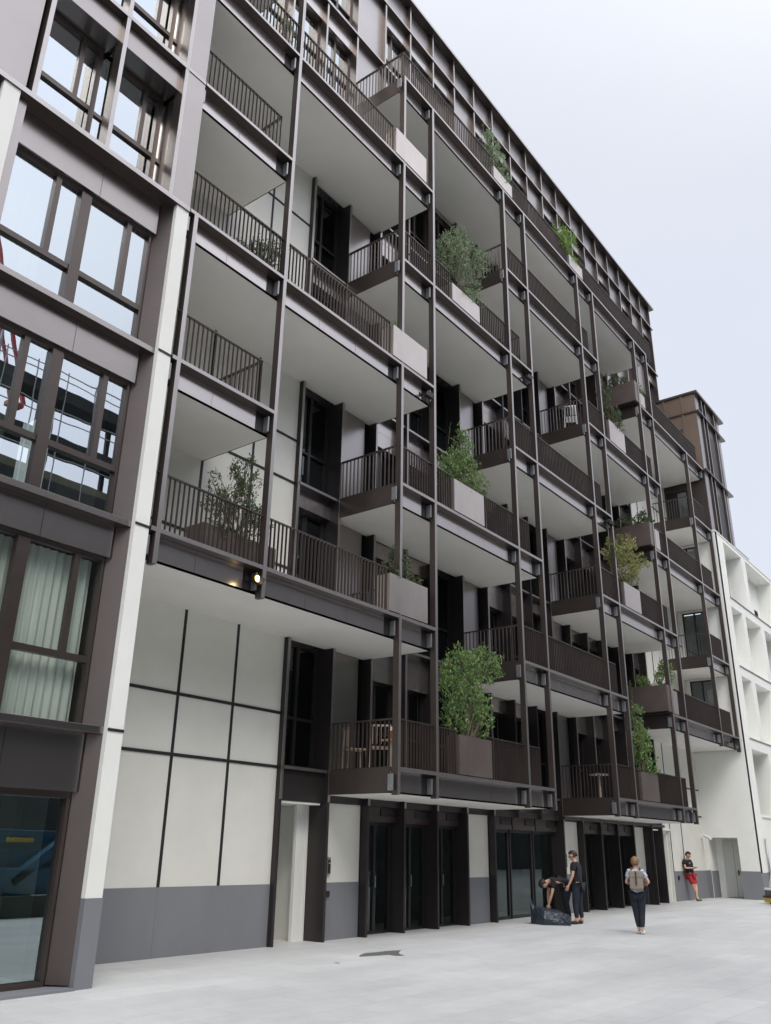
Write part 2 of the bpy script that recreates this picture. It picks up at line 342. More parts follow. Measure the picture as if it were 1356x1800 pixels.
for k in range(1, 6):
    for j in range(JB, JE+1):
        t = j % 4; x0, x1 = XW(j)+.036, XW(j+1)-.036; z0 = Z(k)+.0; top = Z(k+1)-.5
        if t == 0:
            m = MB(); m.box(x0, x1-.22, WY+.01, 2.4, z0+.01, top-.01); m.build('wall_panel', BRL, B)
            MB().box(x1-.22, x1, 2.36, 2.45, z0+.01, top-.01).build('wall_panel', DARK, B)
        else:
            zt = top
            if t in (1, 2):
                zt = top-.42; MB().box(x0, x1, 2.125, 2.45, zt, top-.004).build('head_panel', BRP, B)
            f = window(B, x0, x1, z0+.01, zt-.004, 2.36, 'two', BLD, GLD, .06, trans=1.0)
            if rnd.random() < .4: curtain(f, x0+.1, x0+.1+rnd.uniform(.3, .6), z0+.05, zt-.02, 2.55, seed=k*20+j)
# rooms' orange wood behind first window on the first floor
MB().box(13.1, 13.75, 2.7, 2.72, Z(1), Z(2)-.5).build('interior_panel', ROOMW, B)
# storey six and above: the set-back upper facade of fins and panels
LZ = [Z(6), Z(7), 25.18, 28.03, 29.33]
xL, xR = 7.9, XW(18)+.0
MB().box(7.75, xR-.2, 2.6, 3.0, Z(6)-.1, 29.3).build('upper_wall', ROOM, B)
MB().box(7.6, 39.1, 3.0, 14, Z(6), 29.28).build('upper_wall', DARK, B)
for j in range(-5, 19):
    x = XW(j); a = LZ[0]-.4
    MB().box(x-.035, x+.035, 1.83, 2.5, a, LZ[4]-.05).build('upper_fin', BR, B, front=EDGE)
for i in range(0, 5):
    z = LZ[i]; x1 = XW(18)+.22; dz = .07
    if i == 4: MB().box(7.5, XW(18)+.36, 1.68, 3.2, z-.05, z+.06).build('roof_edge', BR, B, front=EDGE)
    elif i > 1: MB().box(7.75, x1, 1.80, 2.5, z-dz, z).build('floor_ledge', BR, B, front=EDGE)
for i in range(4):
    for j in range(-5, 18):
        x0, x1 = XW(j)+.036, XW(j+1)-.036; z0, z1 = LZ[i]+.002, LZ[i+1]-.072
        t = j % 4
        if i == 3 or t == 0 or j > 13 and (j % 2 == 0):
            MB().box(x0, x1-.0, 1.985, 2.5, z0, z1).build('upper_panel', BRL if (t == 0 or i == 3 or j > 13) else BRP, B)
        else:
            MB().box(x0, x1, 1.99, 2.5, z1-.62, z1).build('head_panel', BRP, B)
            f = window(B, x0, x1, z0, z1-.622, 2.2, 'two', BR, GL, .06, trans=.9) if i in (1, 2) else window(B, x0, x1, z0, z1-.622, 2.2, 'two', BR, GLD, .06, trans=.9)
            if i in (1, 2) and rnd.random() < .5: curtain(f, x0+.6, x1-.1, z0+.05, z1-.65, 2.32, seed=i*31+j)

# posts
posts = dict(A=(2, 4), B=(2, 7), C=(1, 7), D=(1, 7), E=(1, 7), F=(1, 7), G=(1, 7), H=(1, 7), I=(1, 7), J=(1, 7), K=(2, 6), L=(2, 5))
for n_, (a, b) in posts.items():
    x = X[n_]; w_ = .045
    z0 = Z(a)-(.60 if a == 2 else .54); z1 = Z(b)
    m = MB(); m.box(x-w_, x+w_, -.002, .155, z0, z1)
    if n_ == 'A': m.box(x-.17, x-w_-.06, .1, .25, z0-.02, z1-.1)
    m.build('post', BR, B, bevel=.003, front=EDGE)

# balconies
def bars(m, p, q, zb, zt, step=.102, depth=.042, th=.011):
    p = Vector(p); q = Vector(q); d = (q-p); n = max(1, int(d.length/step)); t = d.normalized()
    for i in range(n+1):
        c = p+d*(i/n)
        if abs(t.x) > .5: m.box(c.x-th/2, c.x+th/2, c.y-depth/2, c.y+depth/2, zb, zt)
        else: m.box(c.x-depth/2, c.x+depth/2, c.y-th/2, c.y+th/2, zb, zt)
GAPS = {('A','D',2): [(13.99,15.43)], ('A','D',4): [(13.99,15.43)], ('A','D',6): [(13.99,15.43)],
        ('C','F',1): [(16.66,18.07)], ('C','F',3): [(16.61,18.05)], ('C','F',5): [(16.68,18.12)],
        ('G','J',1): [(27.3,28.8)], ('G','J',3): [(27.3,28.8)], ('G','J',5): [(27.3,28.8)],
        ('C','J',7): [(19.3,20.5),(24.85,26.0)], ('I','L',2): [(30.6,31.55)], ('I','L',4): [(30.6,31.3)], ('I','L',6): [(30.6,31.35)]}
def balcony(a, b, k):
    x0, x1 = X[a], X[b]; zt = Z(k); T = .5
    if a == 'A': xs0 = 7.74
    else: xs0 = x0-.02
    bo = MB().box(xs0+.012, x1+.0, .215, (2.1 if k < 7 else 2.6), zt-T, zt-.02).build('balcony', SOFF, B)
    # edge profile: projecting flange, recessed fascia panels, bottom lip
    m = MB(); m.box(xs0, x1+.04, 0.0, .23, zt-.075, zt); m.build('edge_flange', BR, bo, bevel=.002, front=EDGE)
    inner = [X[c] for c in 'ABCDEFGHIJKL' if x0-.01 <= X[c] <= x1+.01]
    m = MB(); dk = MB(); bk = MB(); pin = MB()
    for p, q in zip(inner[:-1], inner[1:]):
        e = q-.34; s0 = p+.05 if p > x0+.01 else xs0+.0
        nn = max(1, round((e-s0)/1.38)); st = (e-s0)/nn
        for i in range(nn): MB().box(s0+i*st+.004, s0+(i+1)*st-.004, .19, .214, zt-T+.03, zt-.08).build('fascia_panel', BRP, bo)
        MB().box(e+.002, q+.02, .2, .2145, zt-T+.03, zt-.08).build('fascia_recess', DARK, bo)
    for q in inner:
        MB().box(q-.135, q-.095, .06, .19, zt-.46, zt-.14).build('bracket', STEEL, bo, bevel=.004)
        MB().box(xs0, x1+.01, .185, .217, zt-T-.004, zt-T+.028).build('drip_edge', DARK, bo)
    # side cheek panels
    yb = 2.08 if k < 7 else 2.1
    m = MB(); m.box(xs0-.008, xs0+.01, .22, yb, zt-T-.003, zt-.001); m.build('side_cheek', BR, bo)
    MB().box(x1+.002, x1+.02, .235, yb, zt-T-.003, zt-.08).build('side_cheek', BR, bo)
    # railing
    xe = x1-.62 if not (a == 'A' and b == 'B') else 9.9
    if (a, b) == ('K', 'L'): xe = 38.3
    if (a, b) == ('C', 'J'): xe = 33.2
    if k == 1 and b == 'J': xe = 31.7
    xa = xs0+.03 if a != 'A' else 7.76
    gaps = GAPS.get((a, b, k), []); segs = []; x = xa
    for g0, g1 in gaps:
        if g0 > x+.05: segs.append((x, g0-.02))
        x = max(x, g1+.02)
    if x < xe: segs.append((x, xe))
    for s0, s1 in segs:
        m = MB(); bars(m, (s0, .10, 0), (s1, .10, 0), zt+.002, zt+.96); m.box(s0-.01, s1+.01, .07, .13, zt+.962, zt+.985); m.build('railing', BR, bo)
    if a != 'A' and (a, b, k) not in (('I','L',2), ('I','L',6), ('I','L',4)):
        m = MB(); ye = 1.80; bars(m, (xs0+.04, .16, 0), (xs0+.04, ye, 0), zt+.02, zt+.955, step=.115, depth=.05); m.box(xs0+.01, xs0+.07, .12, ye+.03, zt+.956, zt+.985)
        m.box(xs0+.02, xs0+.06, .235, ye, zt+.0, zt+.018); m.build('side_railing', BR, bo)
    if b in 'BDFHJ':
        m = MB(); bars(m, (xe, .2, 0), (xe, 2.0, 0), zt+.02, zt+.955, step=.115); m.box(xe-.03, xe+.03, .14, 2.03, zt+.956, zt+.985); m.build('side_railing', BR, bo)
    return bo
for k, lst in bal.items():
    for a, b in lst:
        if k == 7 and (a, b) == ('C', 'J'): pass
        balcony(a, b, k)

# ground floor: door modules, storefronts
def door_module(x0, x1, g, glassy):
    top = 2.34
    fr = MB(); w_ = .06
    fr.box(x0+.04, x0+.1, 2.22, 2.3, g, top); fr.box(x1-.1, x1-.04, 2.22, 2.3, g, top); xm = x0+(x1-x0)*.52
    fr.box(xm-.04, xm+.04, 2.223, 2.297, g+.07, top-.07); fr.box(x0+.101, x1-.101, 2.225, 2.295, top-.07, top); fr.box(x0+.101, x1-.101, 2.225, 2.295, g, g+.07)
    d = fr.build('door', BLD, B)
    p = MB(); p.quad((x0+.07, 2.26, g), (x1-.07, 2.26, g), (x1-.07, 2.26, top), (x0+.07, 2.26, top)); p.build('pane', GLD, d)
    h = MB(); h.box(xm-.02, xm+.0, 2.17, 2.21, .95+g, 1.2+g); h.build('handle', STEEL, d)
def transom(x0, x1, y=2.1):
    m = MB(); m.box(x0+.036, x1-.036, y, y+.1, 2.34, 2.46); m.box(x0+.036, x1-.036, y+.01, y+.1, 2.462, 2.66); m.build('transom', BR, B)
    MB().box(x0+(x1-x0)*.55, x1-.08, y-.012, y+.008, 2.47, 2.64).build('vent', BLK, B)
for j in (1, 2, 3):
    door_module(XW(j), XW(j+1), 0.005, True); transom(XW(j), XW(j+1))
for j in (5, 6, 7):
    m = MB(); x0, x1 = XW(j)+.04, XW(j+1)-.04; g = gz(x0)
    m.box(x0, x0+.05, 2.22, 2.3, g, 2.34); m.box(x1-.05, x1, 2.22, 2.3, g, 2.34); m.box(x0+.051, x1-.051, 2.223, 2.297, g, g+.08); m.box(x0+.051, x1-.051, 2.223, 2.297, 2.26, 2.34)
    d = m.build('shopfront', BLD, B); p = MB(); p.quad((x0+.02, 2.26, g), (x1-.02, 2.26, g), (x1-.02, 2.26, 2.34), (x0+.02, 2.26, 2.34)); p.build('pane', GLD, d); transom(XW(j), XW(j+1))
for j in (9, 10, 11):
    door_module(XW(j), XW(j+1), gz(XW(j)), False); transom(XW(j), XW(j+1), 1.95)
for a, b in ((14.43, 33.0),):
    MB().box(a, b, 1.98, 2.11, 2.665, Z(1)-.49).build('lintel', BLD, B)
MB().box(13.05, 14.36, 1.98, 2.11, 2.645, Z(1)-.07).build('lintel', BLD, B)
MB().box(25.3, 33.7, 1.74, 1.83, 2.70, 2.79).build('canopy_rail', BLD, B)
MB().box(33.77, 35.0, WY-.03, WY-.001, 2.63, 2.70).build('door_head', WALLW, B)

# ================================================================== LEFT WING (glazed, bronze cassettes)
W = root('apartment_wing', (4, 1, 0), 'bronze and glass wing at left with a white pilaster and projecting sills', 'building')
MB().box(-14, 7.3, 2.4, 2.5, 0, 3.0).build('room_wall', mat('shop_wall', (.30, .34, .32), .8, 0, .1, 1), W)
BAY = [(4.62, 7.42), (1.24, 4.04), (-1.86, .94), (-4.96, -2.16)]
MB().box(-14, 7.4, 4.0, 4.3, 0, 29).build('room_wall', ROOM, W)
MB().box(-14, -4.7, .3, 4, 0, 29).build('wall', BRP, W)
GY = .45                                     # glass plane of the wing
kx = (GY+10.633)/(.72+10.633)
def zs(z): return 1.726+(z-1.726)*kx
for i, (X0, X1) in enumerate(BAY):
    x0, x1 = X0*kx if X0 > 0 else X0-.1, X1*kx if X1 > 0 else X1-.18
    ztop = Z(4)-.1
    px0, px1 = (X1+.03, X1+.30)
    m = MB(); m.box(px0, px1, .03, (2.2 if i == 0 else 1.2), 1.075, ztop); m.build('pilaster', WALLW, W)
    MB().box(px0, px1+.01, .022, (2.2 if i == 0 else 1.2), 0, 1.07).build('plinth', PL, W)
    for k in (1, 2, 3): MB().box(px0+.002, px1+.006, .018, .8, Z(k)-.06, Z(k)-.02).build('joint', BLK, W)
    # splayed metal jamb between the pilaster and the glass
    for za, zb_ in ((.05, Z(1)-.102), (Z(1)+.002, Z(2)-.102), (Z(2)+.002, Z(3)-.102), (Z(3)+.002, ztop)):
        m = MB(); q = [(X1+.028, .12), (x1, GY-.03), (x1, .9), (X1+.028, .9)]
        n0 = len(m.v); m.v += [Vector((x, y, za)) for x, y in q]+[Vector((x, y, zb_)) for x, y in q]
        m.f += [(n0, n0+1, n0+2, n0+3), (n0+7, n0+6, n0+5, n0+4)]+[(n0+j, n0+(j+1) % 4, n0+(j+1) % 4+4, n0+j+4) for j in range(4)]
        m.build('jamb', BR, W)
    MB().box(X0-.27, x0, .12, .9, .02, ztop).build('jamb', BRW, W)
    # ground window
    ya, yc = GY-.07, GY+.03
    f = MB(); f.box(x0+.001, x1-.001, ya, yc, .03, .10); f.box(x0+.001, x1-.001, ya, yc, 2.33, 2.42); f.box(x1-.055, x1-.002, ya-.005, yc, .101, 2.329); f.box(x0+.002, x0+.06, ya-.005, yc, .101, 2.329)
    w0 = f.build('window', BR, W); p = MB(); p.quad((x0+.03, GY, .05), (x1-.03, GY, .05), (x1-.03, GY, 2.35), (x0+.03, GY, 2.35)); p.build('pane', GLT, w0)
    for k in (1, 2, 3):
        zb = Z(k)-.05; zh = zs(Z(k+1)-.50)
        f = MB(); w_ = .085
        f.box(x0+.002, x0+w_, ya, yc, zb, zh); f.box(x1-.045, x1-.002, ya, yc, zb, zh); f.box(x0+w_+.001, x1-.046, ya+.003, yc, zb, Z(k)+.035); f.box(x0+w_+.001, x1-.046, ya+.003, yc, zh-.07, zh)
        xm = (x0+x1)/2+.02
        f.box(xm-.095, xm+.095, ya-.02, yc, Z(k)+.036, zh-.071)
        ta, tb = zs(Z(k)+.96), zs(Z(k)+1.06)
        for a, b in ((x0+w_, xm-.095), (xm+.095, x1-.045)):
            f.box(a+.001, b-.001, ya+.005, yc-.005, ta, tb); sx = a+(b-a)*.66
            f.box(sx-.048, sx+.048, ya+.008, yc-.008, tb+.001, zh-.072)
        wn = f.build('window', BR, W); p = MB(); p.quad((x0+.05, GY, zb), (x1-.03, GY, zb), (x1-.03, GY, zh-.03), (x0+.05, GY, zh-.03)); p.build('pane', GLC if k == 1 else GL, wn)
        if i < 2:
            if k == 1: curtain(wn, x0+.1, x1-.05, zb-.02, zh-.05, .62, .022, .13, seed=k+i)
            else: curtain(wn, x0+.1, x0+1.0, zb, zh, .8, .05, .25, seed=k*3+i)
        MB().box(X0, X1, .55, 3.9, Z(k)-.3, Z(k)-.08).build('floor_slab', ROOM, W)
    for k in (1, 2, 3, 4):
        t = Z(k)-.102; b = zs(Z(k)-.52) if k > 1 else 2.42
        xm = x0+(x1-x0)*.575
        for xa, xb in ((x0+.003, xm-.004), (xm+.004, x1+.03)): MB().box(xa, xb, .30, .42, b, t).build('cassette_panel', BRW, W)
        if k < 4: MB().box(x0, X1+.025, .115, .43, Z(k)-.1, Z(k)).build('sill_shelf', BR, W, bevel=.003, front=BRW)
# upper block, flush with the post grid
MB().box(-14, 7.72, 0.0, 1.2, Z(4)-.1, Z(4)).build('ledge', BR, W, front=EDGE)
MB().box(7.25, 7.715, .012, .9, Z(4)+.001, 29).build('corner_panel', BRW, W)
for k in (5, 6, 7, 8, 9):
    MB().box(-14, 7.72, -.002, .16, Z(k)-.09, Z(k)).build('ledge', BR, W, front=EDGE)
fins = [7.255-1.365*i for i in range(0, 15)]
for i, x in enumerate(fins):
    if i % 4 in (0, 1, 2): MB().box(x-.04, x+.04, .002, .25, Z(4)+.001, 29).build('upper_fin', BR, W, front=EDGE)
for i in range(len(fins)-1):
    x1, x0 = fins[i], fins[i+1]; x0 += .041; x1 -= .041
    for k in range(4, 9):
        if i % 4 in (2, 3):
            MB().box(x0+.06, x1-.06, .10, .9, Z(k)+.002, Z(k+1)-.1).build('cassette_panel', BRW, W)
        else:
            MB().box(x0-.0, x1, .13, .55, Z(k+1)-.62, Z(k+1)-.1).build('cassette_panel', BRW, W)
            a, b = x0+.18, x0+1.33; zb = Z(k)+.01; zh = Z(k+1)-.63
            f = MB(); f.box(a+.98, a+1.08, .54, .66, zb, zh); f.box(a-.08, a, .54, .66, zb, zh); f.box(a+.001, a+.979, .545, .655, zh-.08, zh); f.box(a+.001, a+.979, .545, .655, zb-.0, zb+.05)
            f.box(a+.001, a+.979, .548, .652, zb+1.02, zb+1.12); f.box(a+.64, a+.73, .551, .649, zb+1.121, zh-.081); f.box(a+1.081, b+.12, .56, .65, zb+1.02, zb+1.1)
            wn = f.build('window', BR, W); p = MB(); p.quad((a-.05, .60, zb), (b+.10, .60, zb), (b+.10, .60, zh), (a-.05, .60, zh)); p.build('pane', GL, wn)
            if i < 3:
                curtain(wn, a+.72, a+1.0, zb, zh, .9, .03, .12, seed=i+k)
                MB().box(a+1.09, b+.10, .72, .74, zb, zh).build('fin_reflection', CURT, wn)  # pale panel stands in for the fin mirrored in the glass
    if i < 4:
        for k in range(4, 9): MB().box(x0, x1, .67, 3.9, Z(k)-.4, Z(k)-.0).build('floor_slab', ROOM, W)
MB().box(-14, 7.74, -.1, 4, 29.0, 29.2).build('roof_edge', BR, W)
MB().box(7.0, 7.70, 1.0, 14, Z(4), 29).build('wall', BR, W)
MB().box(-14, 7.44, -.02, .40, -.02, .03).build('threshold', PL, W)

# ================================================================== WHITE BUILDING at right, with the bronze tower block on it
WB = root('white_building', (45, 2, 0), 'white rendered building at right with deep square window niches', 'building')
WX = 38.98
rows = [(12.98, 15.7), (9.77, 12.52), (6.59, 9.31), (3.38, 6.12)]
cols = {0: [(40.13,43.04),(43.72,48.45),(49.3,52.2),(52.9,57.4)], 1: [(40.06,41.76),(42.3,44.94),(45.55,48.4),(49.3,51.9),(52.6,57)], 2: [(40.14,41.7),(42.32,44.95),(45.6,48.4),(49.3,51.9),(52.6,57)], 3: [(40.12,42.82),(43.48,46.6),(47.4,50.2),(51,54),(54.8,57.5)]}
holes = [(a, b, z0, z1) for r, (z0, z1) in enumerate(rows) for a, b in cols[r]]
m = MB(); m.grid_wall('x', -.1, .62, WX+.001, 62, 0, 15.9, holes); m.build('facade', WALLW, WB)
dw = []
for r, (z0, z1) in enumerate(rows):
    for n_, (a, b) in enumerate(cols[r]):
        if (r, n_) in ((0, 0), (3, 0)): dw.append((b-.85, b-.05, z0, z1-.05))
        elif (r, n_) == (0, 1): dw.append((b-1.3, b-.6, z0, z0+1.1))
        elif n_ >= 2: dw.append((b-.95, b-.1, z0, z1-.05))
m = MB(); m.grid_wall('x', .622, .95, WX+1.0, 62, 0, 15.9, dw); m.build('inner_wall', WALLW, WB)
for a, b, z0, z1 in dw: window(WB, a, b, z0, z1, .70, 'two', DARK, GLD, .06, trans=0)
MB().box(WX+1.0, 62, 1.2, 1.3, 0, 15.8).build('core_wall', ROOM, WB)
for r, (z0, z1) in enumerate(rows[:3]): MB().box(40.05, 62, -.135, -.101, z0-.05, z0-.01).build('sill_line', PL, WB)
MB().box(40.3, 42.2, -.15, -.101, 3.3, 3.34).build('window_sill', WALLW, WB)
MB().box(WX-.02, 62, -.13, 2.5, 15.901, 15.97).build('coping', WALLW, WB)
MB().box(42.6, 46.3, .3, .4, 15.971, 16.62).build('roof_parapet', DARK, WB)
MB().box(39.0, 39.9, -.118, -.1005, 0, 1.13).build('plinth', PL, WB); MB().box(39.93, 62, -.12, -.1005, 0, 1.15).build('plinth', PL, WB)
# side wall facing the camera, x = 38.98
dz = [(12.90, 15.34), (9.65, 12.2), (6.5, 9.05)]
m = MB(); hs = [(.79, 1.88, a, b) for a, b in dz]+[(.66, 1.87, 0, 2.46)]
m.grid_wall('y', WX-.002, WX+.25, -.1, 2.5, 0, 15.9, hs); m.build('side_wall', WALLW, WB)
for a, b in dz:
    f = MB(); x = WX+.1
    f.box(x-.04, x+.03, .79, .85, a, b); f.box(x-.04, x+.03, 1.82, 1.88, a, b); f.box(x-.037, x+.03, 1.30, 1.37, a, b-.06); f.box(x-.04, x+.03, .851, 1.819, b-.06, b); w1 = f.build('balcony_door', DARK, WB)
    p = MB(); p.quad((x, .8, a), (x, 1.87, a), (x, 1.87, b), (x, .8, b)); p.build('pane', glass('door_glass', .3, (.35, .42, .42)) if a > 12 else GLC, w1)
    MB().box(WX+.9, WX+1.0, .3, 2.4, a-.3, b+.1).build('room_wall', ROOM, WB)
gg = gz(39)
MB().box(WX-.012, WX-.0025, 1.88, 2.04, gg-.1, 1.18).build('plinth', PL, WB); MB().box(WX-.012, WX-.0025, -.1, .65, gg-.1, 1.18).build('plinth', PL, WB)
m = MB(); m.box(WX+.25, WX+.9, 1.88, 1.95, 0, 2.5); m.box(WX+.25, WX+.9, .58, .66, 0, 2.5); m.box(WX+.25, WX+.9, .66, 1.88, 2.46, 2.56); m.box(WX+.9, WX+.96, .58, 1.95, 0, 2.5); m.build('niche', WALLW, WB)
MB().box(WX+.02, WX+.9, 1.86, 1.869, gg, 1.16).build('plinth', PL, WB)
dd = MB().box(WX+.82, WX+.88, .67, 1.55, gg+.03, 2.36).build('door', DOORG, WB)
MB().box(WX+.81, WX+.819, 1.12, 1.135, gg+.04, 2.34).build('door_gap', PL, dd)
m = MB(); m.box(WX+.76, WX+.82, 1.0, 1.03, 1.12, 1.15); m.box(WX+.755, WX+.775, .88, 1.03, 1.12, 1.145); m.box(WX+.80, WX+.819, .99, 1.04, 1.0, 1.2); m.build('handle', DARK, dd)
# downpipe
MB().tube([(40.1, -.16, gg), (40.1, -.16, 2.45)], [.035, .035], 10).build('downpipe', STEEL, WB, smooth=True)
# camera on the wall
sc = root('security_camera', (38.6, 1.98, 2.5), 'white security camera on the corner above the grey plinth', 'camera')
MB().box(38.55, 38.65, 1.99, 2.045, 2.42, 2.56).build('mount', WALLW, sc)
MB().tube([(38.6, 2.0, 2.5), (38.62, 1.86, 2.5)], [.02, .02], 8).build('arm', WALLW, sc)
MB().tube([(38.7, 1.95, 2.54), (38.66, 1.88, 2.52), (38.48, 1.58, 2.42)], [.05, .065, .065], 12).build('camera_body', WALLW, sc, smooth=False)

TW = root('bronze_tower', (41, 1, 15.97), 'bronze clad penthouse block with projecting flat ledges above the white building', 'building')
MB().box(39.0, 42.4, .03, 2.6, 15.98, 23.3).build('wall', BR, TW)
for ya, yb_ in ((.035, .62), (.70, 1.52), (1.60, 2.6)): MB().box(38.975, 38.999, ya, yb_, Z(6)+.08, 23.29).build('side_panel', BRT, TW)
m = MB(); m.box(38.9, 43.2, -.16, 2.7, 23.3, 23.42); m.build('roof_edge', BR, TW)
for z in (22.33, Z(6)+.06): MB().box(38.92, 43.2, -.14, .6 if z < 20 else 2.65, z-.08, z).build('ledge', BR, TW)
MB().box(39.03, 39.55, .0, .028, 15.98, 23.29).build('cladding_panel', BRL, TW)
for x in (39.82, 40.35, 41.75): MB().box(x-.04, x+.04, -.08, .028, 15.98, 23.29).build('fin', BR, TW, front=EDGE)
for z0, z1 in ((15.98, Z(6)-.7), (Z(6)+.1, 21.6)): MB().box(40.42, 41.70, .0, .027, z0, z1).build('window', DARK, TW)
MB().box(42.401, 42.75, .0, 2.0, 15.98, 23.29).build('cladding_panel', BRL, TW)
for y in (.66, 1.56): MB().box(38.93, 38.974, y-.04, y+.04, Z(6)+.08, 23.29).build('fin', BRT, TW)
MB().box(38.965, 38.974, .78, 1.5, Z(6)+.9, 21.5).build('window', DARK, TW)
MB().box(38.97, 38.999, .9, 1.95, 16.0, 18.25).build('balcony_door', DARK, TW); q_ = MB(); q_.quad((38.965, .98, 16.05), (38.965, 1.4, 16.05), (38.965, 1.4, 18.15), (38.965, .98, 18.15)); q_.build('pane', GLT, TW)

# ================================================================== OPPOSITE BUILDING, CRANE, LIFT (seen mirrored in the glass)
CON = mat('raw_concrete', (.035, .037, .038), .85, 0, .15, .6)
OCH = mat('ochre_boarding', (.15, .145, .095), .8, 0, .15, .8)
OB = root('concrete_building', (10, -32, 0), 'unfinished concrete building across the plaza mirrored in the left windows', 'building')
m = MB(); m.box(-45, 240, -46, -32, 0, 21.6); m.build('wall', CON, OB)
MB().box(-45, 240, -32.2, -32.01, 18.5, 22.1).build('boarding', OCH, OB)
for z in (23.6, 26.7): MB().box(-45, 240, -33.2, -31.7, z, z+.75).build('slab', CON, OB)
m = MB()
for x in range(-44, 120, 4):
    for z0, z1 in ((21.6, 23.6), (24.35, 26.7)): m.box(x, x+.25, -33, -32.75, z0, z1)
m.build('column', CON, OB)
m = MB()
for x in range(-44, 90, 2): m.box(x, x+.06, -31.6, -31.54, 20, 28.6)
for z in (22.9, 25.3, 25.9, 27.9, 28.4): m.box(-45, 240, -31.62, -31.56, z, z+.05)
m.build('scaffold', STEEL, OB)
m = MB()
for z in range(2, 18, 4):
    for x in range(-44, 70, 5): m.box(x, x+2.4, -32.05, -31.98, z, z+2.2)
m.build('window', ROOM, OB)
RED = mat('crane_red', (.45, .05, .05), .5)
CRN = root('tower_crane', (21, -36, 0), 'red and grey tower crane rising behind the unfinished building', 'crane')
m = MB()
for dx in (-.7, .7):
    for dy in (-.7, .7): m.bar((21+dx, -37+dy, 0), (21+dx, -37+dy, 34), .12)
for i in range(22):
    z = i*1.5
    m.bar((20.3, -36.3, z), (21.7, -36.3, z+1.5), .07); m.bar((20.3, -36.3, z), (20.3, -37.7, z+1.5), .07); m.bar((21.7, -36.3, z), (20.3, -36.3, z+1.5), .07)
m.build('mast', STEEL, CRN)
m = MB()
for dx in (0, .8): m.bar((23.2+dx, -36.5, 28), (19+dx, -36.5, 40), .2)
m.bar((19, -36.5, 40), (-10, -36.5, 46), .3); m.box(23.0, 23.9, -36.8, -36.2, 27.6, 27.9); m.build('jib', RED, CRN)
m = MB(); m.tube([(-5, -36, 43), (10, -36, 38), (24, -36, 34), (40, -36, 30.5)], [.04]*4, 5); m.build('cable', DARK, CRN)
BLU = mat('blue_paint', (.045, .115, .19), .35, 0, .1, 3); YEL = mat('yellow_label', (.6, .42, .04), .5); TRK = mat('rubber_track', (.06, .065, .05), .8, 0, .3, 20, .5, 30)
LV = root('tracked_lift', (12.2, -11, 0), 'blue tracked access lift parked on the plaza facing the glazing', 'vehicle')
def track(y0, y1):
    m = MB(); pts = []
    for i in range(9): a = math.pi/2-math.pi*i/8; pts.append((14.35+.24*math.cos(a), .26+.24*math.sin(a)))
    for i in range(9): a = -math.pi/2-math.pi*i/8; pts.append((11.0+.24*math.cos(a), .26+.24*math.sin(a)))
    n = len(pts); b = len(m.v)
    m.v += [Vector((x, y0, z)) for x, z in pts]+[Vector((x, y1, z)) for x, z in pts]
    m.f += [tuple(range(n)), tuple(reversed(range(n, 2*n)))]+[(i, (i+1) % n, (i+1) % n+n, i+n) for i in range(n)]
    return m.build('track', TRK, LV)
track(-10.55, -10.25); track(-12.0, -11.7)
MB().box(10.6, 15.3, -11.65, -10.75, .5, 1.15).build('chassis', BLU, LV, bevel=.03)
m = MB(); m.box(10.2, 15.6, -11.5, -11.2, 1.2, 1.6); m.box(10.2, 15.6, -11.45, -11.25, 1.75, 2.1); m.build('boom', BLU, LV, bevel=.02)
m = MB(); m.bar((13.3, -10.9, .8), (15.0, -10.9, 2.05), .3, .22); m.bar((15.0, -10.9, 2.05), (16.2, -10.9, 2.05), .3, .25); m.build('lift_arm', BLU, LV)
MB().box(13.2, 14.0, -11.19, -11.17, 1.78, 1.9).build('label_plate', YEL, LV)
# white utility cart at the right edge
CT = root('utility_cart', (34.9, -2.2, .1), 'white utility vehicle with yellow bumper cut off by the right edge', 'vehicle')
cx, cy = 34.80, -2.10; ax = Vector((.62, -.78, 0)); ay = Vector((.78, .62, 0))
def P(u, v, z): return Vector((cx, cy, 0))+ax*u+ay*v+Vector((0, 0, z))
def obox(m, u0, u1, v0, v1, z0, z1, tp=0):
    i = len(m.v); m.v += [P(u0,v0,z0),P(u1,v0,z0),P(u1,v1,z0),P(u0,v1,z0),P(u0+tp,v0+tp,z1),P(u1-tp,v0+tp,z1),P(u1-tp,v1-tp,z1),P(u0+tp,v1-tp,z1)]
    m.f += [tuple(i+k for k in q) for q in ((0,3,2,1),(4,5,6,7),(0,1,5,4),(1,2,6,5),(2,3,7,6),(3,0,4,7))]; return m
WP = mat('white_paint', (.78, .79, .8), .25)
obox(MB(), 0, 1.4, 0, 2.2, .16, .33).build('bumper', YEL, CT, bevel=.03)
obox(MB(), -.02, 1.42, -.02, 2.22, .33, .39).build('trim', DARK, CT, bevel=.01)
obox(MB(), .05, 1.35, .05, 2.15, .39, .58).build('chassis', PLB, CT)
obox(MB(), .03, 1.37, .03, 2.17, .58, .66, .02).build('body', WP, CT, bevel=.02)
obox(MB(), .16, 1.24, .25, 2.05, .66, 1.3, .12).build('cab', WP, CT, bevel=.06)
for u in (.18, 1.22):
    for v in (.4, 1.8): MB().tube([P(u-.09, v, .26), P(u+.09, v, .26)], [.17, .17], 16).build('wheel', TRK, CT)

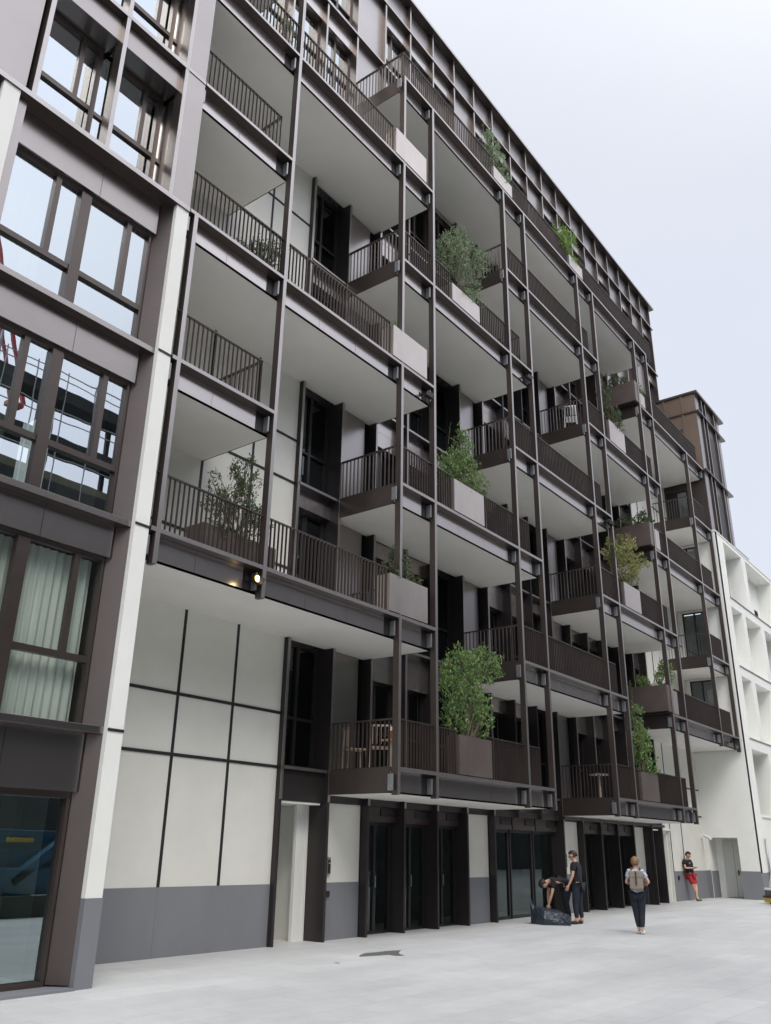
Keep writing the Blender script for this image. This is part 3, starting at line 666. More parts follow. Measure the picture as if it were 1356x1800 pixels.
# ================================================================== LIGHT FITTINGS, INTERCOM
def floodlight(x, z, label, lit=False, y=.2):
    o = root('floodlight', (x, y, z), label, 'floodlight', 'floodlights on the balcony fascias')
    m = MB(); m.box(x-.015, x+.015, y-.16, y-.01, z-.02, z+.02); m.box(x-.1, x+.1, y-.02, y-.011, z-.05, z+.05); m.build('bracket', DARK, o)
    m = MB(); m.bar((x-.02, y-.16, z), (x+.14, y-.24, z-.07), .13, .13); m.build('lamp_head', DARK, o)
    if lit:
        e = bpy.data.materials.new('lamp_glow'); e.use_nodes = True; b = e.node_tree.nodes['Principled BSDF']; b.inputs['Emission Color'].default_value = (1, .72, .35, 1); b.inputs['Emission Strength'].default_value = 9
        m = MB(); a = Vector((x-.01, y-.22, z-.03)); ring = [a+Vector((math.cos(t)*.055, -.035, math.sin(t)*.055)) for t in [k*math.pi/6 for k in range(12)]]; m.quad(*ring); m.v += []; m.build('lens', e, o)
        m = MB(); m.tube([a+Vector((0, -.02, 0)), a+Vector((0, -.033, 0))], [.07, .07], 12); m.build('lens_rim', YEL, o)
        ll = bpy.data.lights.new('lamp_light', 'POINT'); ll.energy = .8; ll.color = (1, .75, .4); ll.shadow_soft_size = .05
        lo = bpy.data.objects.new('lamp_light', ll); C.objects.link(lo); lo.parent = o; lo.location = (0, -.42, -.05)
    return o
floodlight(10.07, Z(2)-.27, 'small floodlight glowing warm yellow under the lowest left balcony', True)
floodlight(15.45, 12.42, 'unlit floodlight on the fascia of the fourth level left balcony')
floodlight(21.0, 15.6, 'unlit floodlight on the right end of the fifth level middle balcony')
floodlight(26.6, 12.48, 'unlit floodlight on the fourth level centre balcony fascia beside a paired post')
floodlight(38.2, 6.22, 'unlit floodlight at the right end of the lowest right balcony')
ic = root('intercom', (14.66, 2.03, 1.4), 'metal framed intercom panel on the white strip by the first doorway', 'intercom')
MB().box(14.62, 14.72, 2.0, 2.043, 1.25, 1.58).build('frame', STEEL, ic); MB().box(14.632, 14.708, 1.994, 1.999, 1.27, 1.53).build('screen', BLK, ic); MB().box(14.64, 14.70, 1.992, 1.993, 1.46, 1.475).build('display', CURT, ic)
tag(MB().box(14.63, 14.73, 2.01, 2.041, .82, .93).build('wall_socket', BLK), 'black socket box on the grey plinth under the intercom', 'socket')
tag(MB().box(35.4, 35.48, 1.99, 2.041, .86, 1.0).build('wall_socket', BLK), 'small black socket on the plinth left of the leaning man', 'socket')
ic = root('intercom', (25.8, 2.03, 1.6), 'black wall mounted door station on the pale pier behind the standing man', 'intercom')
MB().box(25.62, 25.72, 1.95, 2.043, 1.35, 1.6).build('frame', BLK, ic); MB().box(25.63, 25.71, 1.945, 1.949, 1.62, 1.72).build('screen', BLK, ic)

# ================================================================== PLANTERS AND SHRUBS
def planter(x0, x1, k, label, mt=PLW, y0=-.015, y1=.36, h=.86, soil=True):
    z = Z(k)+.02; o = root('planter_box', ((x0+x1)/2, (y0+y1)/2, z), label, 'planter', 'metal planters set in the balcony railings')
    m = MB(); t = .02
    m.box(x0, x1, y0, y0+t, z, z+h); m.box(x0, x1, y1-t, y1, z, z+h); m.box(x0, x0+t, y0+t, y1-t, z, z+h); m.box(x1-t, x1, y0+t, y1-t, z, z+h); m.box(x0+t, x1-t, y0+t, y1-t, z, z+.02)
    m.build('box', mt, o, bevel=.003)
    MB().box(x0+.025, x1-.025, y0+.025, y1-.025, z+.03, z+h-.06).build('soil', SOIL, o); return o
def sideplanter(k, label, mt=PLB, h=.95):
    x0, x1, y0, y1 = 30.60, 31.0, .02, 1.55; z = Z(k)+.05
    o = root('planter_box', (30.8, .8, z), label, 'planter', 'metal planters set in the balcony railings')
    m = MB(); t = .02; m.box(x0, x1, y0, y0+t, z, z+h); m.box(x0, x1, y1-t, y1, z, z+h); m.box(x0, x0+t, y0+t, y1-t, z, z+h); m.box(x1-t, x1, y0+t, y1-t, z, z+h); m.box(x0, x1, y0+t, y1-t, z, z+.02)
    m.build('box', mt, o, bevel=.003); MB().box(x0+.03, x1-.03, y0+.03, y1-.03, z+.03, z+h-.06).build('soil', SOIL, o); MB().box(x0+.06, x1-.03, y0+.1, y1-.06, z-.048, z-.002).build('gap_shade', DARK, o)  # dark block added below the box to paint its shaded gap
def shrub(base, blobs, n, leaf, mt, label, name='shrub', seed=1, stems=7, droop=0, spiky=0, narrow=.45):
    """blobs: (x,y,z,rx,ry,rz) crowns; leaves cluster on twigs inside them"""
    rn = random.Random(seed); base = Vector(base)
    o = root(name, base, label, 'shrub', 'shrubs growing on the balconies')
    tw = MB(); lf = MB()
    per = max(1, int(n*1.45)//10)
    tot = sum(b[3]*b[4]*b[5] for b in blobs)
    for b in blobs:
        cnt = max(6, int(per*(b[3]*b[4]*b[5])/tot))
        c = Vector(b[:3]); sc_ = Vector(b[3:6])
        for _ in range(cnt):
            while True:
                d = Vector((rn.uniform(-1, 1), rn.uniform(-1, 1), rn.uniform(-1, 1)))
                if d.length < 1 and d.length > rn.random()*.8: break
            if rn.random() < .18: d = d*rn.uniform(1.0, 1.28)
            if noise.noise(d*2.9+Vector((seed*3.1, 0, 0))) < -.04: continue
            e = c+Vector((d.x*sc_.x, d.y*sc_.y, d.z*sc_.z))
            out_ = (e-Vector((base.x, base.y, base.z-.2)))
            ln = rn.uniform(.20, .50)*max(.5, min(1.3, sc_.z))
            dirv = (out_.normalized()*.8+Vector((rn.uniform(-.6, .6), rn.uniform(-.6, .6), rn.uniform(0, .8)-droop))).normalized()
            s = e-dirv*ln; tw.tube([s, (s+e)/2+Vector((0, 0, .01)), e], [.005, .004, .002], 3)
            for q in range(10):
                t = rn.random(); p = s.lerp(e, t)+Vector((rn.gauss(0, .025), rn.gauss(0, .025), rn.gauss(0, .025)))
                ld = (dirv+Vector((rn.uniform(-1, 1), rn.uniform(-1, 1), rn.uniform(-.7, .7)))).normalized()
                sd_ = ld.cross(Vector((rn.uniform(-1, 1), rn.uniform(-1, 1), rn.uniform(-1, 1)))).normalized()
                l_ = leaf*rn.uniform(.5, 1.25); w__ = l_*narrow*.5
                up_ = ld.cross(sd_)*l_*.12
                lf.quad(p, p+ld*l_*.45+sd_*w__+up_, p+ld*l_, p+ld*l_*.45-sd_*w__+up_)
    for i in range(stems):
        b = rn.choice(blobs); c = Vector(b[:3]); tgt = c+Vector((rn.uniform(-.7, .7)*b[3], rn.uniform(-.7, .7)*b[4], rn.uniform(-.1, .85)*b[5]))
        s = base+Vector((rn.uniform(-.12, .12), rn.uniform(-.05, .05), -.08)); mid = s.lerp(tgt, .5)+Vector((rn.uniform(-.08, .08), rn.uniform(-.05, .05), .05))
        r0 = rn.uniform(.009, .02); tw.tube([s, s.lerp(mid, .5)+Vector((rn.uniform(-.03, .03), 0, 0)), mid, mid.lerp(tgt, .5), tgt], [r0, r0*.85, r0*.65, r0*.4, .003], 5)
    for i in range(spiky):
        b = rn.choice(blobs); x_, y_ = b[0]+rn.uniform(-.8, .8)*b[3], b[1]+rn.uniform(-.6, .6)*b[4]; z_ = b[2]+b[5]*.6; h_ = rn.uniform(.25, .55)
        e = Vector((x_+rn.uniform(-.12, .12), y_, z_+h_)); s = Vector((x_, y_, z_-.2)); tw.tube([s, e], [.006, .002], 3)
        for q in range(16):
            t = q/15; p = s.lerp(e, t); ld = Vector((rn.uniform(-1, 1), rn.uniform(-1, 1), .5)).normalized(); sd_ = ld.cross(Vector((0, 0, 1))).normalized(); l_ = leaf*rn.uniform(.5, .9)
            lf.quad(p, p+ld*l_*.45+sd_*l_*.2, p+ld*l_, p+ld*l_*.45-sd_*l_*.2)
    tw.build('stem', BARK, o); lf.build('foliage', mt, o)
    return o
yb = .17
planter(13.99, 15.41, 6, 'pale planter at the right end of the sixth level left balcony')
planter(13.99, 15.41, 4, 'pale planter with tiny tufts at the end of the fourth level left balcony')
planter(13.99, 15.41, 2, 'tan metal planter at the right end of the lowest long left balcony', h=.83)
planter(16.67, 18.11, 5, 'pale stained planter under the large willowy shrub, fifth level', h=.56)
planter(16.61, 18.04, 3, 'pale planter under the upright dark green shrub, third level')
planter(16.67, 18.07, 1, 'brown planter under the tall green shrub above the entrance doors', PLB)
planter(27.33, 28.75, 5, 'pale planter in the middle right fifth level balcony')
planter(27.33, 28.75, 3, 'mottled pale planter below the yellowing shrub')
planter(27.33, 28.75, 1, 'pinkish brown planter on the lowest right middle balcony', PLB)
planter(19.3, 20.5, 7, 'short pale planter on the roof terrace edge, left of the two', h=.5)
planter(24.85, 25.97, 7, 'short pale planter on the roof terrace edge, right of the two', h=.5)
sideplanter(6, 'large bronze planter at the left corner of the sixth level right balcony')
sideplanter(4, 'large bronze planter at the corner of the fourth level right balcony')
sideplanter(2, 'large bronze planter at the corner of the lowest right balcony')
planter(31.02, 31.5, 6, 'narrow pale planter next to the sixth level corner planter', y0=-.02, h=.55)
planter(31.02, 31.45, 4, 'narrow pale planter next to the fourth level corner planter', y0=-.02, h=.8)
planter(31.02, 31.5, 2, 'narrow pale planter next to the lowest corner planter', y0=-.02, h=.83)
shrub((17.4, yb, Z(5)+.5), [(17.0,.25,17.75,.65,.42,.75),(17.9,.25,18.25,.75,.42,.7),(17.3,.2,18.6,.4,.35,.45),(18.7,.2,18.6,.4,.25,.35),(17.9,.2,17.2,.6,.25,.6),(17.8,-.05,16.7,.5,.12,.3)], 7500, .075, LFG, 'large willowy grey green shrub spilling over the fifth level planter', seed=3, stems=12, droop=.5, narrow=.35)
shrub((17.3, yb, Z(3)+.8), [(17.3,.25,11.0,.75,.4,.65),(17.35,.25,11.6,.42,.35,.6),(17.4,.22,12.2,.2,.2,.35),(18.2,.2,10.9,.45,.25,.45),(16.7,.25,10.9,.4,.3,.4)], 6500, .07, LF, 'upright dark green shrub with a pointed top, third level', seed=5, stems=9, spiky=3)
shrub((17.3, yb, Z(1)+.8), [(17.2,.25,5.75,.65,.42,.6),(18.2,.2,6.1,.75,.3,.42),(16.8,.25,5.3,.5,.35,.5),(17.8,.25,5.1,.55,.35,.5),(16.95,.3,4.6,.45,.3,.4),(18.0,.25,4.65,.35,.3,.35),(18.75,.15,6.3,.2,.15,.25)], 8500, .08, LF, 'tall loose green shrub above the entrance doors', seed=8, stems=16, spiky=3)
shrub((28.0, yb, Z(5)+.8), [(28.2,.2,17.3,.5,.35,.7),(27.6,.2,18.1,.3,.3,.6),(28.5,.15,16.9,.35,.25,.35)], 2600, .08, LFD, 'dull green shrub in the fifth level middle right planter', seed=9, spiky=4)
shrub((28.0, yb, Z(3)+.8), [(28.0,.2,11.4,1.0,.4,.7),(28.6,.2,12.2,.55,.3,.5),(27.0,.2,11.6,.5,.3,.4),(29.7,.15,11.9,.5,.25,.35)], 3800, .10, LFY, 'yellowing autumn shrub with sparse leaves, third level', seed=11, stems=10)
shrub((28.0, yb, Z(1)+.8), [(28.0,.2,5.2,.55,.35,.7),(27.8,.2,6.0,.28,.25,.45),(28.5,.1,4.5,.35,.25,.3)], 3400, .09, LF, 'pointed green shrub on the lowest right middle balcony', seed=12, spiky=5)
shrub((19.8, yb, Z(7)+.45), [(19.7,.2,23.4,.55,.35,.55),(19.5,.2,24.1,.45,.3,.35),(20.1,.15,22.9,.4,.25,.3)], 2600, .09, LFG, 'wispy yellow green shrub on the roof terrace, left of the two', seed=13, spiky=4, narrow=.4)
shrub((25.0, yb, Z(7)+.45), [(24.6,.2,23.3,.65,.35,.45),(25.3,.2,23.9,.5,.3,.3),(25.2,.1,22.9,.4,.25,.3)], 2600, .11, LFB, 'bright light green bamboo like shrub on the roof terrace', seed=14, spiky=6, narrow=.3)
shrub((25.7, yb, Z(7)+.45), [(25.75,.1,22.95,.25,.2,.25)], 300, .08, LFD, 'small dark herb tuft beside the bright terrace shrub', seed=15, stems=3)
shrub((14.35, yb, Z(6)+.82), [(14.3,.15,19.98,.25,.12,.10)], 120, .04, LFG, 'sparse dry tuft in the sixth level left planter', seed=16, stems=4)
shrub((14.3, yb, Z(4)+.82), [(14.25,.15,13.78,.22,.12,.16)], 420, .04, LF, 'small dark green tuft at the left of the fourth level planter', seed=17, stems=4)
shrub((14.95, yb, Z(4)+.82), [(14.9,.15,13.62,.25,.12,.10)], 200, .04, LFD, 'thin low sprigs at the right of the fourth level planter', seed=18, stems=6)
shrub((14.7, yb, Z(2)+.78), [(14.6,.2,7.75,.35,.2,.45),(15.15,.2,7.45,.25,.15,.3),(14.2,.2,7.5,.25,.2,.2)], 1500, .06, LFD, 'dark rounded shrub in the lowest left tan planter', seed=19, spiky=3)
shrub((30.8, .7, Z(6)+.95), [(30.8,.9,20.25,.3,.6,.35),(30.75,1.2,20.5,.2,.3,.3)], 1300, .09, LFD, 'dark bushy herbs in the sixth level corner planter', seed=20)
shrub((31.25, .15, Z(6)+.5), [(31.25,.1,19.9,.35,.2,.35),(31.1,.1,20.5,.15,.1,.4)], 600, .08, LFG, 'thin pale shrub in the narrow sixth level planter', seed=21, spiky=4)
shrub((30.8, .7, Z(4)+.95), [(30.8,1.1,14.0,.3,.5,.35),(30.9,.35,13.95,.4,.35,.45)], 2000, .09, LFD, 'dark leafy shrub in the fourth level corner planter', seed=22, spiky=4)
shrub((30.8, .7, Z(2)+.95), [(30.8,1.1,7.65,.25,.5,.3),(31.2,.25,7.95,.45,.3,.6)], 2400, .09, LF, 'green shrub in the lowest corner planter on the right', seed=23, spiky=4)
# planter tub and shrubs standing inside the left balconies
o = root('planter_box', (10, .65, Z(2)), 'brown trough standing behind the railing of the lowest left balcony', 'planter', 'troughs standing on the balcony floor')
MB().box(9.1, 10.9, .38, .85, Z(2)+.0, Z(2)+.58).build('box', PLB, o, bevel=.01)
shrub((10.1, .6, Z(2)+.55), [(10.1,.6,7.7,.45,.3,.6),(10.15,.6,8.35,.3,.25,.5),(9.6,.6,7.5,.4,.25,.4),(9.45,.6,8.0,.12,.1,.3),(10.6,.6,7.6,.35,.2,.3),(9.8,.35,7.1,.7,.06,.25)], 4800, .07, LFD, 'tall dark leafy shrub behind the railing of the lowest left balcony', seed=25, stems=12, spiky=3, narrow=.4)
shrub((10.2, .55, Z(4)+.5), [(10.2,.55,13.5,.45,.3,.35),(10.5,.5,13.95,.25,.2,.2),(9.6,.5,13.2,.3,.25,.3),(10.3,.35,12.9,.6,.05,.3)], 2600, .075, LFD, 'trailing dark plant behind the fourth level left railing', seed=26, stems=7)
shrub((10.3, .6, Z(6)+.4), [(10.3,.6,20.2,.2,.2,.7),(10.3,.6,19.6,.25,.2,.3)], 1100, .06, LFG, 'slim dry conifer like shrub behind the top left railing', seed=27, stems=4)

# ================================================================== BALCONY FURNITURE
WOOD = mat('pale_wood', (.42, .33, .26), .6)
def chair(x, y, z, rz, mt, label, group):
    o = root('balcony_chair', (0, 0, 0), label, 'chair', group)
    m = MB(); m.box(-.22, .22, -.2, .22, .43, .455); m.build('seat', mt, o)
    m = MB()
    for i in range(5): m.box(-.2+.09*i, -.17+.09*i, .2, .215, .5, .86)
    m.box(-.22, .22, .195, .22, .86, .9); m.build('backrest', mt, o)
    for sx in (-.2, .2):
        for sy in (-.18, .2): MB().bar((sx*1.1, sy*1.1, 0), (sx, sy, .43 if sy < 0 else .88), .025).build('leg', mt, o)
    o.location = (x, y, z); o.rotation_euler = (0, 0, rz)
chair(14.75, .75, Z(1), 2.2, WOOD, 'pale slatted chair on the balcony above the doors, nearer the corner', 'chairs on the first balcony')
chair(14.75, 1.45, Z(1), 1.0, WOOD, 'pale slatted chair on the balcony above the doors, nearer the wall', 'chairs on the first balcony')
WHT = mat('white_wire', (.8, .8, .8), .5)
chair(25.75, .8, Z(5), 2.0, WHT, 'white chair behind the side railing of the fifth level middle right balcony', 'white balcony chairs')
t = root('side_table', (14.65, .42, Z(1)), 'slim wooden pedestal table at the balcony corner above the doors', 'table')
MB().box(14.5, 14.8, .28, .56, Z(1)+.55, Z(1)+.58).build('table_top', WOOD, t); MB().tube([(14.65, .42, Z(1)), (14.65, .42, Z(1)+.55)], [.06, .05], 10).build('pedestal', WOOD, t)
t = root('jar', (14.62, .42, Z(1)+.58), 'brown jar with white lid on the slim balcony table', 'jar')
MB().tube([(14.62, .40, Z(1)+.581), (14.62, .40, Z(1)+.76)], [.055, .055], 14).build('body', mat('amber', (.35, .13, .04), .3), t); MB().tube([(14.62, .40, Z(1)+.761), (14.62, .40, Z(1)+.84)], [.05, .045], 14).build('lid', WP, t)
t = root('side_table', (25.9, .8, Z(1)), 'round grey bistro table on the lowest right middle balcony', 'table')
MB().tube([(25.9, .8, Z(1)+.70), (25.9, .8, Z(1)+.73)], [.3, .3], 20).build('table_top', STEEL, t); MB().tube([(25.9, .8, Z(1)), (25.9, .8, Z(1)+.70)], [.05, .04], 10).build('pedestal', WOOD, t)
t = root('cushion', (8.5, .9, Z(2)), 'grey rounded cushion lying on the lowest left balcony floor', 'cushion')
m = MB(); m.tube([(8.15, .75, Z(2)+.12), (8.3, .75, Z(2)+.2), (8.6, .8, Z(2)+.23), (8.8, .8, Z(2)+.15)], [.04, .1, .11, .04], 12); m.build('cushion', mat('cushion', (.4, .42, .46), .8), t, smooth=True)

# ================================================================== PEOPLE
SKIN = mat('skin', (.55, .33, .24), .5, 0, .05, 10); HAIRD = mat('dark_hair', (.02, .014, .01), .6, 0, .3, 40); HAIRB = mat('blond_hair', (.20, .12, .06), .6, 0, .4, 40)
TEE = mat('black_cotton', (.012, .014, .018), .9, 0, .3, 8, .3, 14); JEAN = mat('navy_denim', (.011, .014, .024), .85, 0, .3, 9, .3, 14)
REDS = mat('red_shorts', (.38, .02, .03), .8, 0, .15, 8, .3, 14); FLOR = mat('floral_blouse', (.42, .45, .55), .8, 0, .8, 22); SHOEW = mat('white_shoe', (.75, .72, .68), .6); SHOED = mat('dark_shoe', (.03, .035, .03), .7)
SHOEG = mat('green_shoe', (.06, .16, .10), .6, 0, .3, 20); CANV = mat('taupe_canvas', (.24, .20, .155), .85, 0, .08, 12, .2, 40); STRP = mat('strap', (.05, .04, .045), .7)
def skinmesh(name, nodes, edges, m, parent, rootn, sub=2, rs=1.08):
    me = bpy.data.meshes.new(name); keys = list(nodes); me.from_pydata([nodes[k][0] for k in keys], [(keys.index(a), keys.index(b)) for a, b in edges], [])
    o = bpy.data.objects.new(name, me); C.objects.link(o)
    md = o.modifiers.new('s', 'SKIN'); md.use_smooth_shade = True
    if not me.skin_vertices: bpy.context.view_layer.update()
    for i, k in enumerate(keys):
        r = nodes[k][1]; r = r if isinstance(r, tuple) else (r, r); r = tuple(q*rs for q in r)
        me.skin_vertices[0].data[i].radius = r; me.skin_vertices[0].data[i].use_root = (k == rootn)
    sb = o.modifiers.new('u', 'SUBSURF'); sb.levels = sb.render_levels = sub
    dg = bpy.context.evaluated_depsgraph_get(); dg.update(); ev = o.evaluated_get(dg)
    nm = bpy.data.meshes.new_from_object(ev); nm.name = name; o.modifiers.clear(); o.data = nm; bpy.data.meshes.remove(me)
    nm.materials.clear(); nm.materials.append(m); nm.polygons.foreach_set('use_smooth', [True]*len(nm.polygons))
    if parent is not None: o.parent = parent
    return o
def hand(nodes, edges, s, wr, d, palm, r=.012, curl=.3):
    """wr wrist, d finger direction, palm = direction the palm faces"""
    wr = Vector(wr); d = Vector(d).normalized(); pn = Vector(palm).normalized(); sd_ = d.cross(pn).normalized()
    nodes[s+'palm'] = (wr+d*.05, (.026, .020)); edges.append((s+'wr', s+'palm'))
    for i, (off, ln) in enumerate(((-.030, .068), (-.010, .078), (.010, .073), (.029, .058))):
        a = wr+d*.088+sd_*off; b = a+(d*(1-curl*.3)+pn*curl).normalized()*ln*.55; c = b+(d*(1-curl)+pn*curl*1.4).normalized()*ln*.5
        for nm_, p_, rr in (('a', a, .0105), ('b', b, .0095), ('c', c, .008)): nodes[s+'f%d%s' % (i, nm_)] = (p_, rr)
        edges += [(s+'palm', s+'f%da' % i), (s+'f%da' % i, s+'f%db' % i), (s+'f%db' % i, s+'f%dc' % i)]
    a = wr+d*.035-sd_*.034; b = a+(d*.7-sd_*.45+pn*.4).normalized()*.032; c = b+(d*.9+pn*.4).normalized()*.026
    for nm_, p_, rr in (('ta', a, .012), ('tb', b, .0105), ('tc', c, .009)): nodes[s+nm_] = (p_, rr)
    edges += [(s+'palm', s+'ta'), (s+'ta', s+'tb'), (s+'tb', s+'tc')]
def person(loc, rz, J, label, top, bottom, shoes, hair, hairpts, sleeve='short', legs='long', female=False, finger=None, hd=(0, .06, 0), scale=1):
    """J: joint positions, local frame: +y is where the person faces"""
    J = {k: Vector(v) for k, v in J.items()}
    n = {}; e = []
    sw = .92 if female else 1.0
    n['pel'] = (J['pel'], (.135, .105)); n['sp'] = (J['sp'], (.12*sw, .095)); n['ch'] = (J['ch'], (.145*sw, .105)); n['cu'] = (J['nk'].lerp(J['ch'], .35), (.10*sw, .075)); n['nk'] = (J['nk'], .052)
    hv = Vector(hd); up = (J['hd']-J['nk']).normalized(); fw = hv-up*hv.dot(up); fw.normalize()
    n['h0'] = (J['nk'].lerp(J['hd'], .38), .058); n['h1'] = (J['hd']-up*.045+fw*.022, (.072, .080)); n['h2'] = (J['hd']+up*.02+fw*.005, (.086, .102)); n['h3'] = (J['hd']+up*.085-fw*.005, (.062, .074))
    e += [('pel','sp'),('sp','ch'),('ch','cu'),('cu','nk'),('nk','h0'),('h0','h1'),('h1','h2'),('h2','h3')]
    n['nose'] = (J['hd']-up*.015+fw*.105, .011); e.append(('h1', 'nose'))
    side = fw.cross(up)
    for s, sg in (('l', -1), ('r', 1)):
        n[s+'ear'] = (J['hd']-up*.01+side*sg*.083-fw*.012, .014); e.append(('h2', s+'ear'))
        n[s+'sh'] = (J[s+'sh'], .060*sw); n[s+'ua'] = (J[s+'sh'].lerp(J[s+'el'], .35), .046*sw); n[s+'el'] = (J[s+'el'], .037*sw); n[s+'fa'] = (J[s+'el'].lerp(J[s+'wr'], .35), .036*sw); n[s+'wr'] = (J[s+'wr'], (.025, .02))
        n[s+'hp'] = (J[s+'hp'], .092); n[s+'th'] = (J[s+'hp'].lerp(J[s+'kn'], .4), .082); n[s+'kn'] = (J[s+'kn'], .054); n[s+'cf'] = (J[s+'kn'].lerp(J[s+'an'], .32), .054); n[s+'an'] = (J[s+'an'], .035)
        ft = J[s+'to']-J[s+'an']; n[s+'to'] = (J[s+'to'], (.020, .014)); n[s+'he'] = (J[s+'an']-Vector((ft.x, ft.y, 0)).normalized()*.035-Vector((0, 0, .03)), .018)
        e += [('ch',s+'sh'),(s+'sh',s+'ua'),(s+'ua',s+'el'),(s+'el',s+'fa'),(s+'fa',s+'wr'),('pel',s+'hp'),(s+'hp',s+'th'),(s+'th',s+'kn'),(s+'kn',s+'cf'),(s+'cf',s+'an'),(s+'an',s+'to'),(s+'an',s+'he')]
        fd = J[s+'wr']-J[s+'el']; f_ = (finger or {}).get(s)
        hand(n, e, s, J[s+'wr'], f_[0] if f_ else fd, f_[1] if f_ else (-sg, .3, 0))
    body = skinmesh('person', n, e, SKIN, None, 'pel'); tag(body, label, 'person')
    g = lambda k, a: (n[k][0], tuple(c+a for c in n[k][1]) if isinstance(n[k][1], tuple) else n[k][1]+a)
    a = .022; T = {k: g(k, a) for k in ('pel','sp','ch','cu')}; te = [('pel','sp'),('sp','ch'),('ch','cu')]
    T['pel'] = (n['pel'][0]-Vector((0, 0, .02)) if abs(up.z) > .7 else n['pel'][0], (.15, .125))
    for s in 'lr':
        T[s+'sh'] = g(s+'sh', .014 if sleeve == 'short' else .004); te.append(('ch', s+'sh'))
        if sleeve == 'short': T[s+'ua'] = (J[s+'sh'].lerp(J[s+'el'], .62), .060*sw); te.append((s+'sh', s+'ua'))
    T['hem'] = (T['pel'][0]+(T['pel'][0]-T['sp'][0]).normalized()*.06, (.155, .13)); te.append(('pel', 'hem')); skinmesh('shirt', T, te, top, body, 'sp', rs=1.18)
    B_ = {'pel': g('pel', .012)}; be = []
    for s in 'lr':
        B_[s+'hp'] = g(s+'hp', .014); be.append(('pel', s+'hp'))
        B_[s+'th'] = g(s+'th', .014); be.append((s+'hp', s+'th'))
        if legs == 'long':
            B_[s+'kn'] = g(s+'kn', .018); B_[s+'cf'] = g(s+'cf', .012); B_[s+'an'] = (J[s+'an']+Vector((0, 0, .03)), .046); be += [(s+'th', s+'kn'), (s+'kn', s+'cf'), (s+'cf', s+'an')]
        else:
            B_[s+'kn'] = (J[s+'hp'].lerp(J[s+'kn'], .86), .092); be.append((s+'th', s+'kn'))
    skinmesh('shorts' if legs != 'long' else 'trousers', B_, be, bottom, body, 'pel', rs=1.16)
    for s in 'lr':
        ft = (J[s+'to']-J[s+'an']); fl = Vector((ft.x, ft.y, 0)).normalized()
        Sh = {'a': (J[s+'an']-fl*.03+Vector((0, 0, -.035)), (.046, .045)), 'b': (J[s+'an']+fl*.08+Vector((0, 0, -.05)), (.046, .034)), 'c': (J[s+'an']+fl*.19+Vector((0, 0, -.062)), (.036, .022))}
        skinmesh('shoe', Sh, [('a','b'),('b','c')], shoes, body, 'a', rs=1.35)
    hm = MB(); NA, NB = 18, 12; P_ = []
    cc = J['hd']+up*.022-fw*.014
    for i_ in range(NB+1):
        th = math.pi*i_/NB
        for j_ in range(NA):
            ph = 2*math.pi*j_/NA; v = Vector((math.sin(th)*math.cos(ph), math.sin(th)*math.sin(ph), math.cos(th)))
            k_ = 1+.06*noise.noise(v*3+Vector((loc[0], 0, 0))); P_.append((v, cc+side*v.x*.096*k_+fw*v.y*.118*k_+up*v.z*.122*k_))
    hm.v = [q[1] for q in P_]
    for i_ in range(NB):
        for j_ in range(NA):
            q = (i_*NA+j_, i_*NA+(j_+1) % NA, (i_+1)*NA+(j_+1) % NA, (i_+1)*NA+j_); cv = sum((P_[t][0] for t in q), Vector())/4
            lim = -.75 if female else -.45
            if cv.z < lim or (cv.y > .15 and cv.z < .42) or (cv.y > -.15 and cv.z < -.1): continue
            hm.f.append(q)
    ho = hm.build('hair', hair, None, smooth=True); ho.parent = body
    sm = ho.modifiers.new('t', 'SOLIDIFY'); sm.thickness = .012; sm.offset = 0
    for sg in (-1, 1):
        m_ = MB(); c_ = J['hd']+up*.005+fw*.089+side*sg*.032; m_.tube([c_, c_+fw*.008], [.007, .004], 8); ob = m_.build('eye', BLK); ob.parent = body
    m_ = MB(); c_ = J['hd']-up*.062+fw*.082; m_.bar(c_-side*.022, c_+side*.022, .012, .008); ob = m_.build('mouth', mat('lips', (.35, .13, .11), .5)); ob.parent = body
    body.location = loc; body.rotation_euler = (0, 0, rz); body.scale = (scale,)*3
    return body
def facing(dx, dy): return math.atan2(-dx, dy)
HS = [(.035, -.045, (.086, .075)), (.085, -.005, (.078, .08)), (.075, .045, (.062, .045))]
# woman walking away
Jw = dict(pel=(0,0,.93), sp=(0,.01,1.10), ch=(0,.0,1.29), nk=(0,.0,1.44), hd=(0,.03,1.575), lsh=(-.16,0,1.37), rsh=(.16,0,1.37), lel=(-.24,.02,1.13), rel=(.29,.0,1.14), lwr=(-.16,.22,1.09), rwr=(.15,.20,1.06),
          lhp=(-.085,0,.87), rhp=(.085,0,.87), lkn=(-.065,.06,.48), rkn=(.07,.03,.48), lan=(-.03,.04,.09), ran=(.05,-.10,.10), lto=(-.04,.22,.03), rto=(.06,.07,.03))
wm = person((20.93, -2.14, gz(20.9)), facing(.93, .36), Jw, 'woman in floral top and dark trousers walking away with a taupe backpack', FLOR, JEAN, SHOEW, HAIRB,
       [(-.02, -.07, (.07, .05)), (.03, -.05, (.09, .075)), (.085, -.01, (.078, .08)), (.085, .045, (.06, .04))], sleeve='short', female=True, finger={'l': ((1, .4, 0), (0, 0, -1)), 'r': ((-1, .4, 0), (0, 0, -1))}, scale=.965)
def local_part(name, mb, m, host, bevel=0):
    o = mb.build(name, m, None, bevel=bevel); o.parent = host; return o
bk = root('backpack', (0, 0, 0), 'taupe roll top canvas backpack worn by the walking woman', 'backpack')
m = MB(); m.box(-.16, .16, -.30, -.13, .98, 1.31); m.build('bag_body', CANV, bk, bevel=.04)
m = MB(); m.box(-.165, .165, -.31, -.125, 1.24, 1.40); m.build('flap', CANV, bk, bevel=.03)
m = MB(); m.box(-.02, .02, -.325, -.31, 1.08, 1.39); m.build('strap', STRP, bk, bevel=.003)
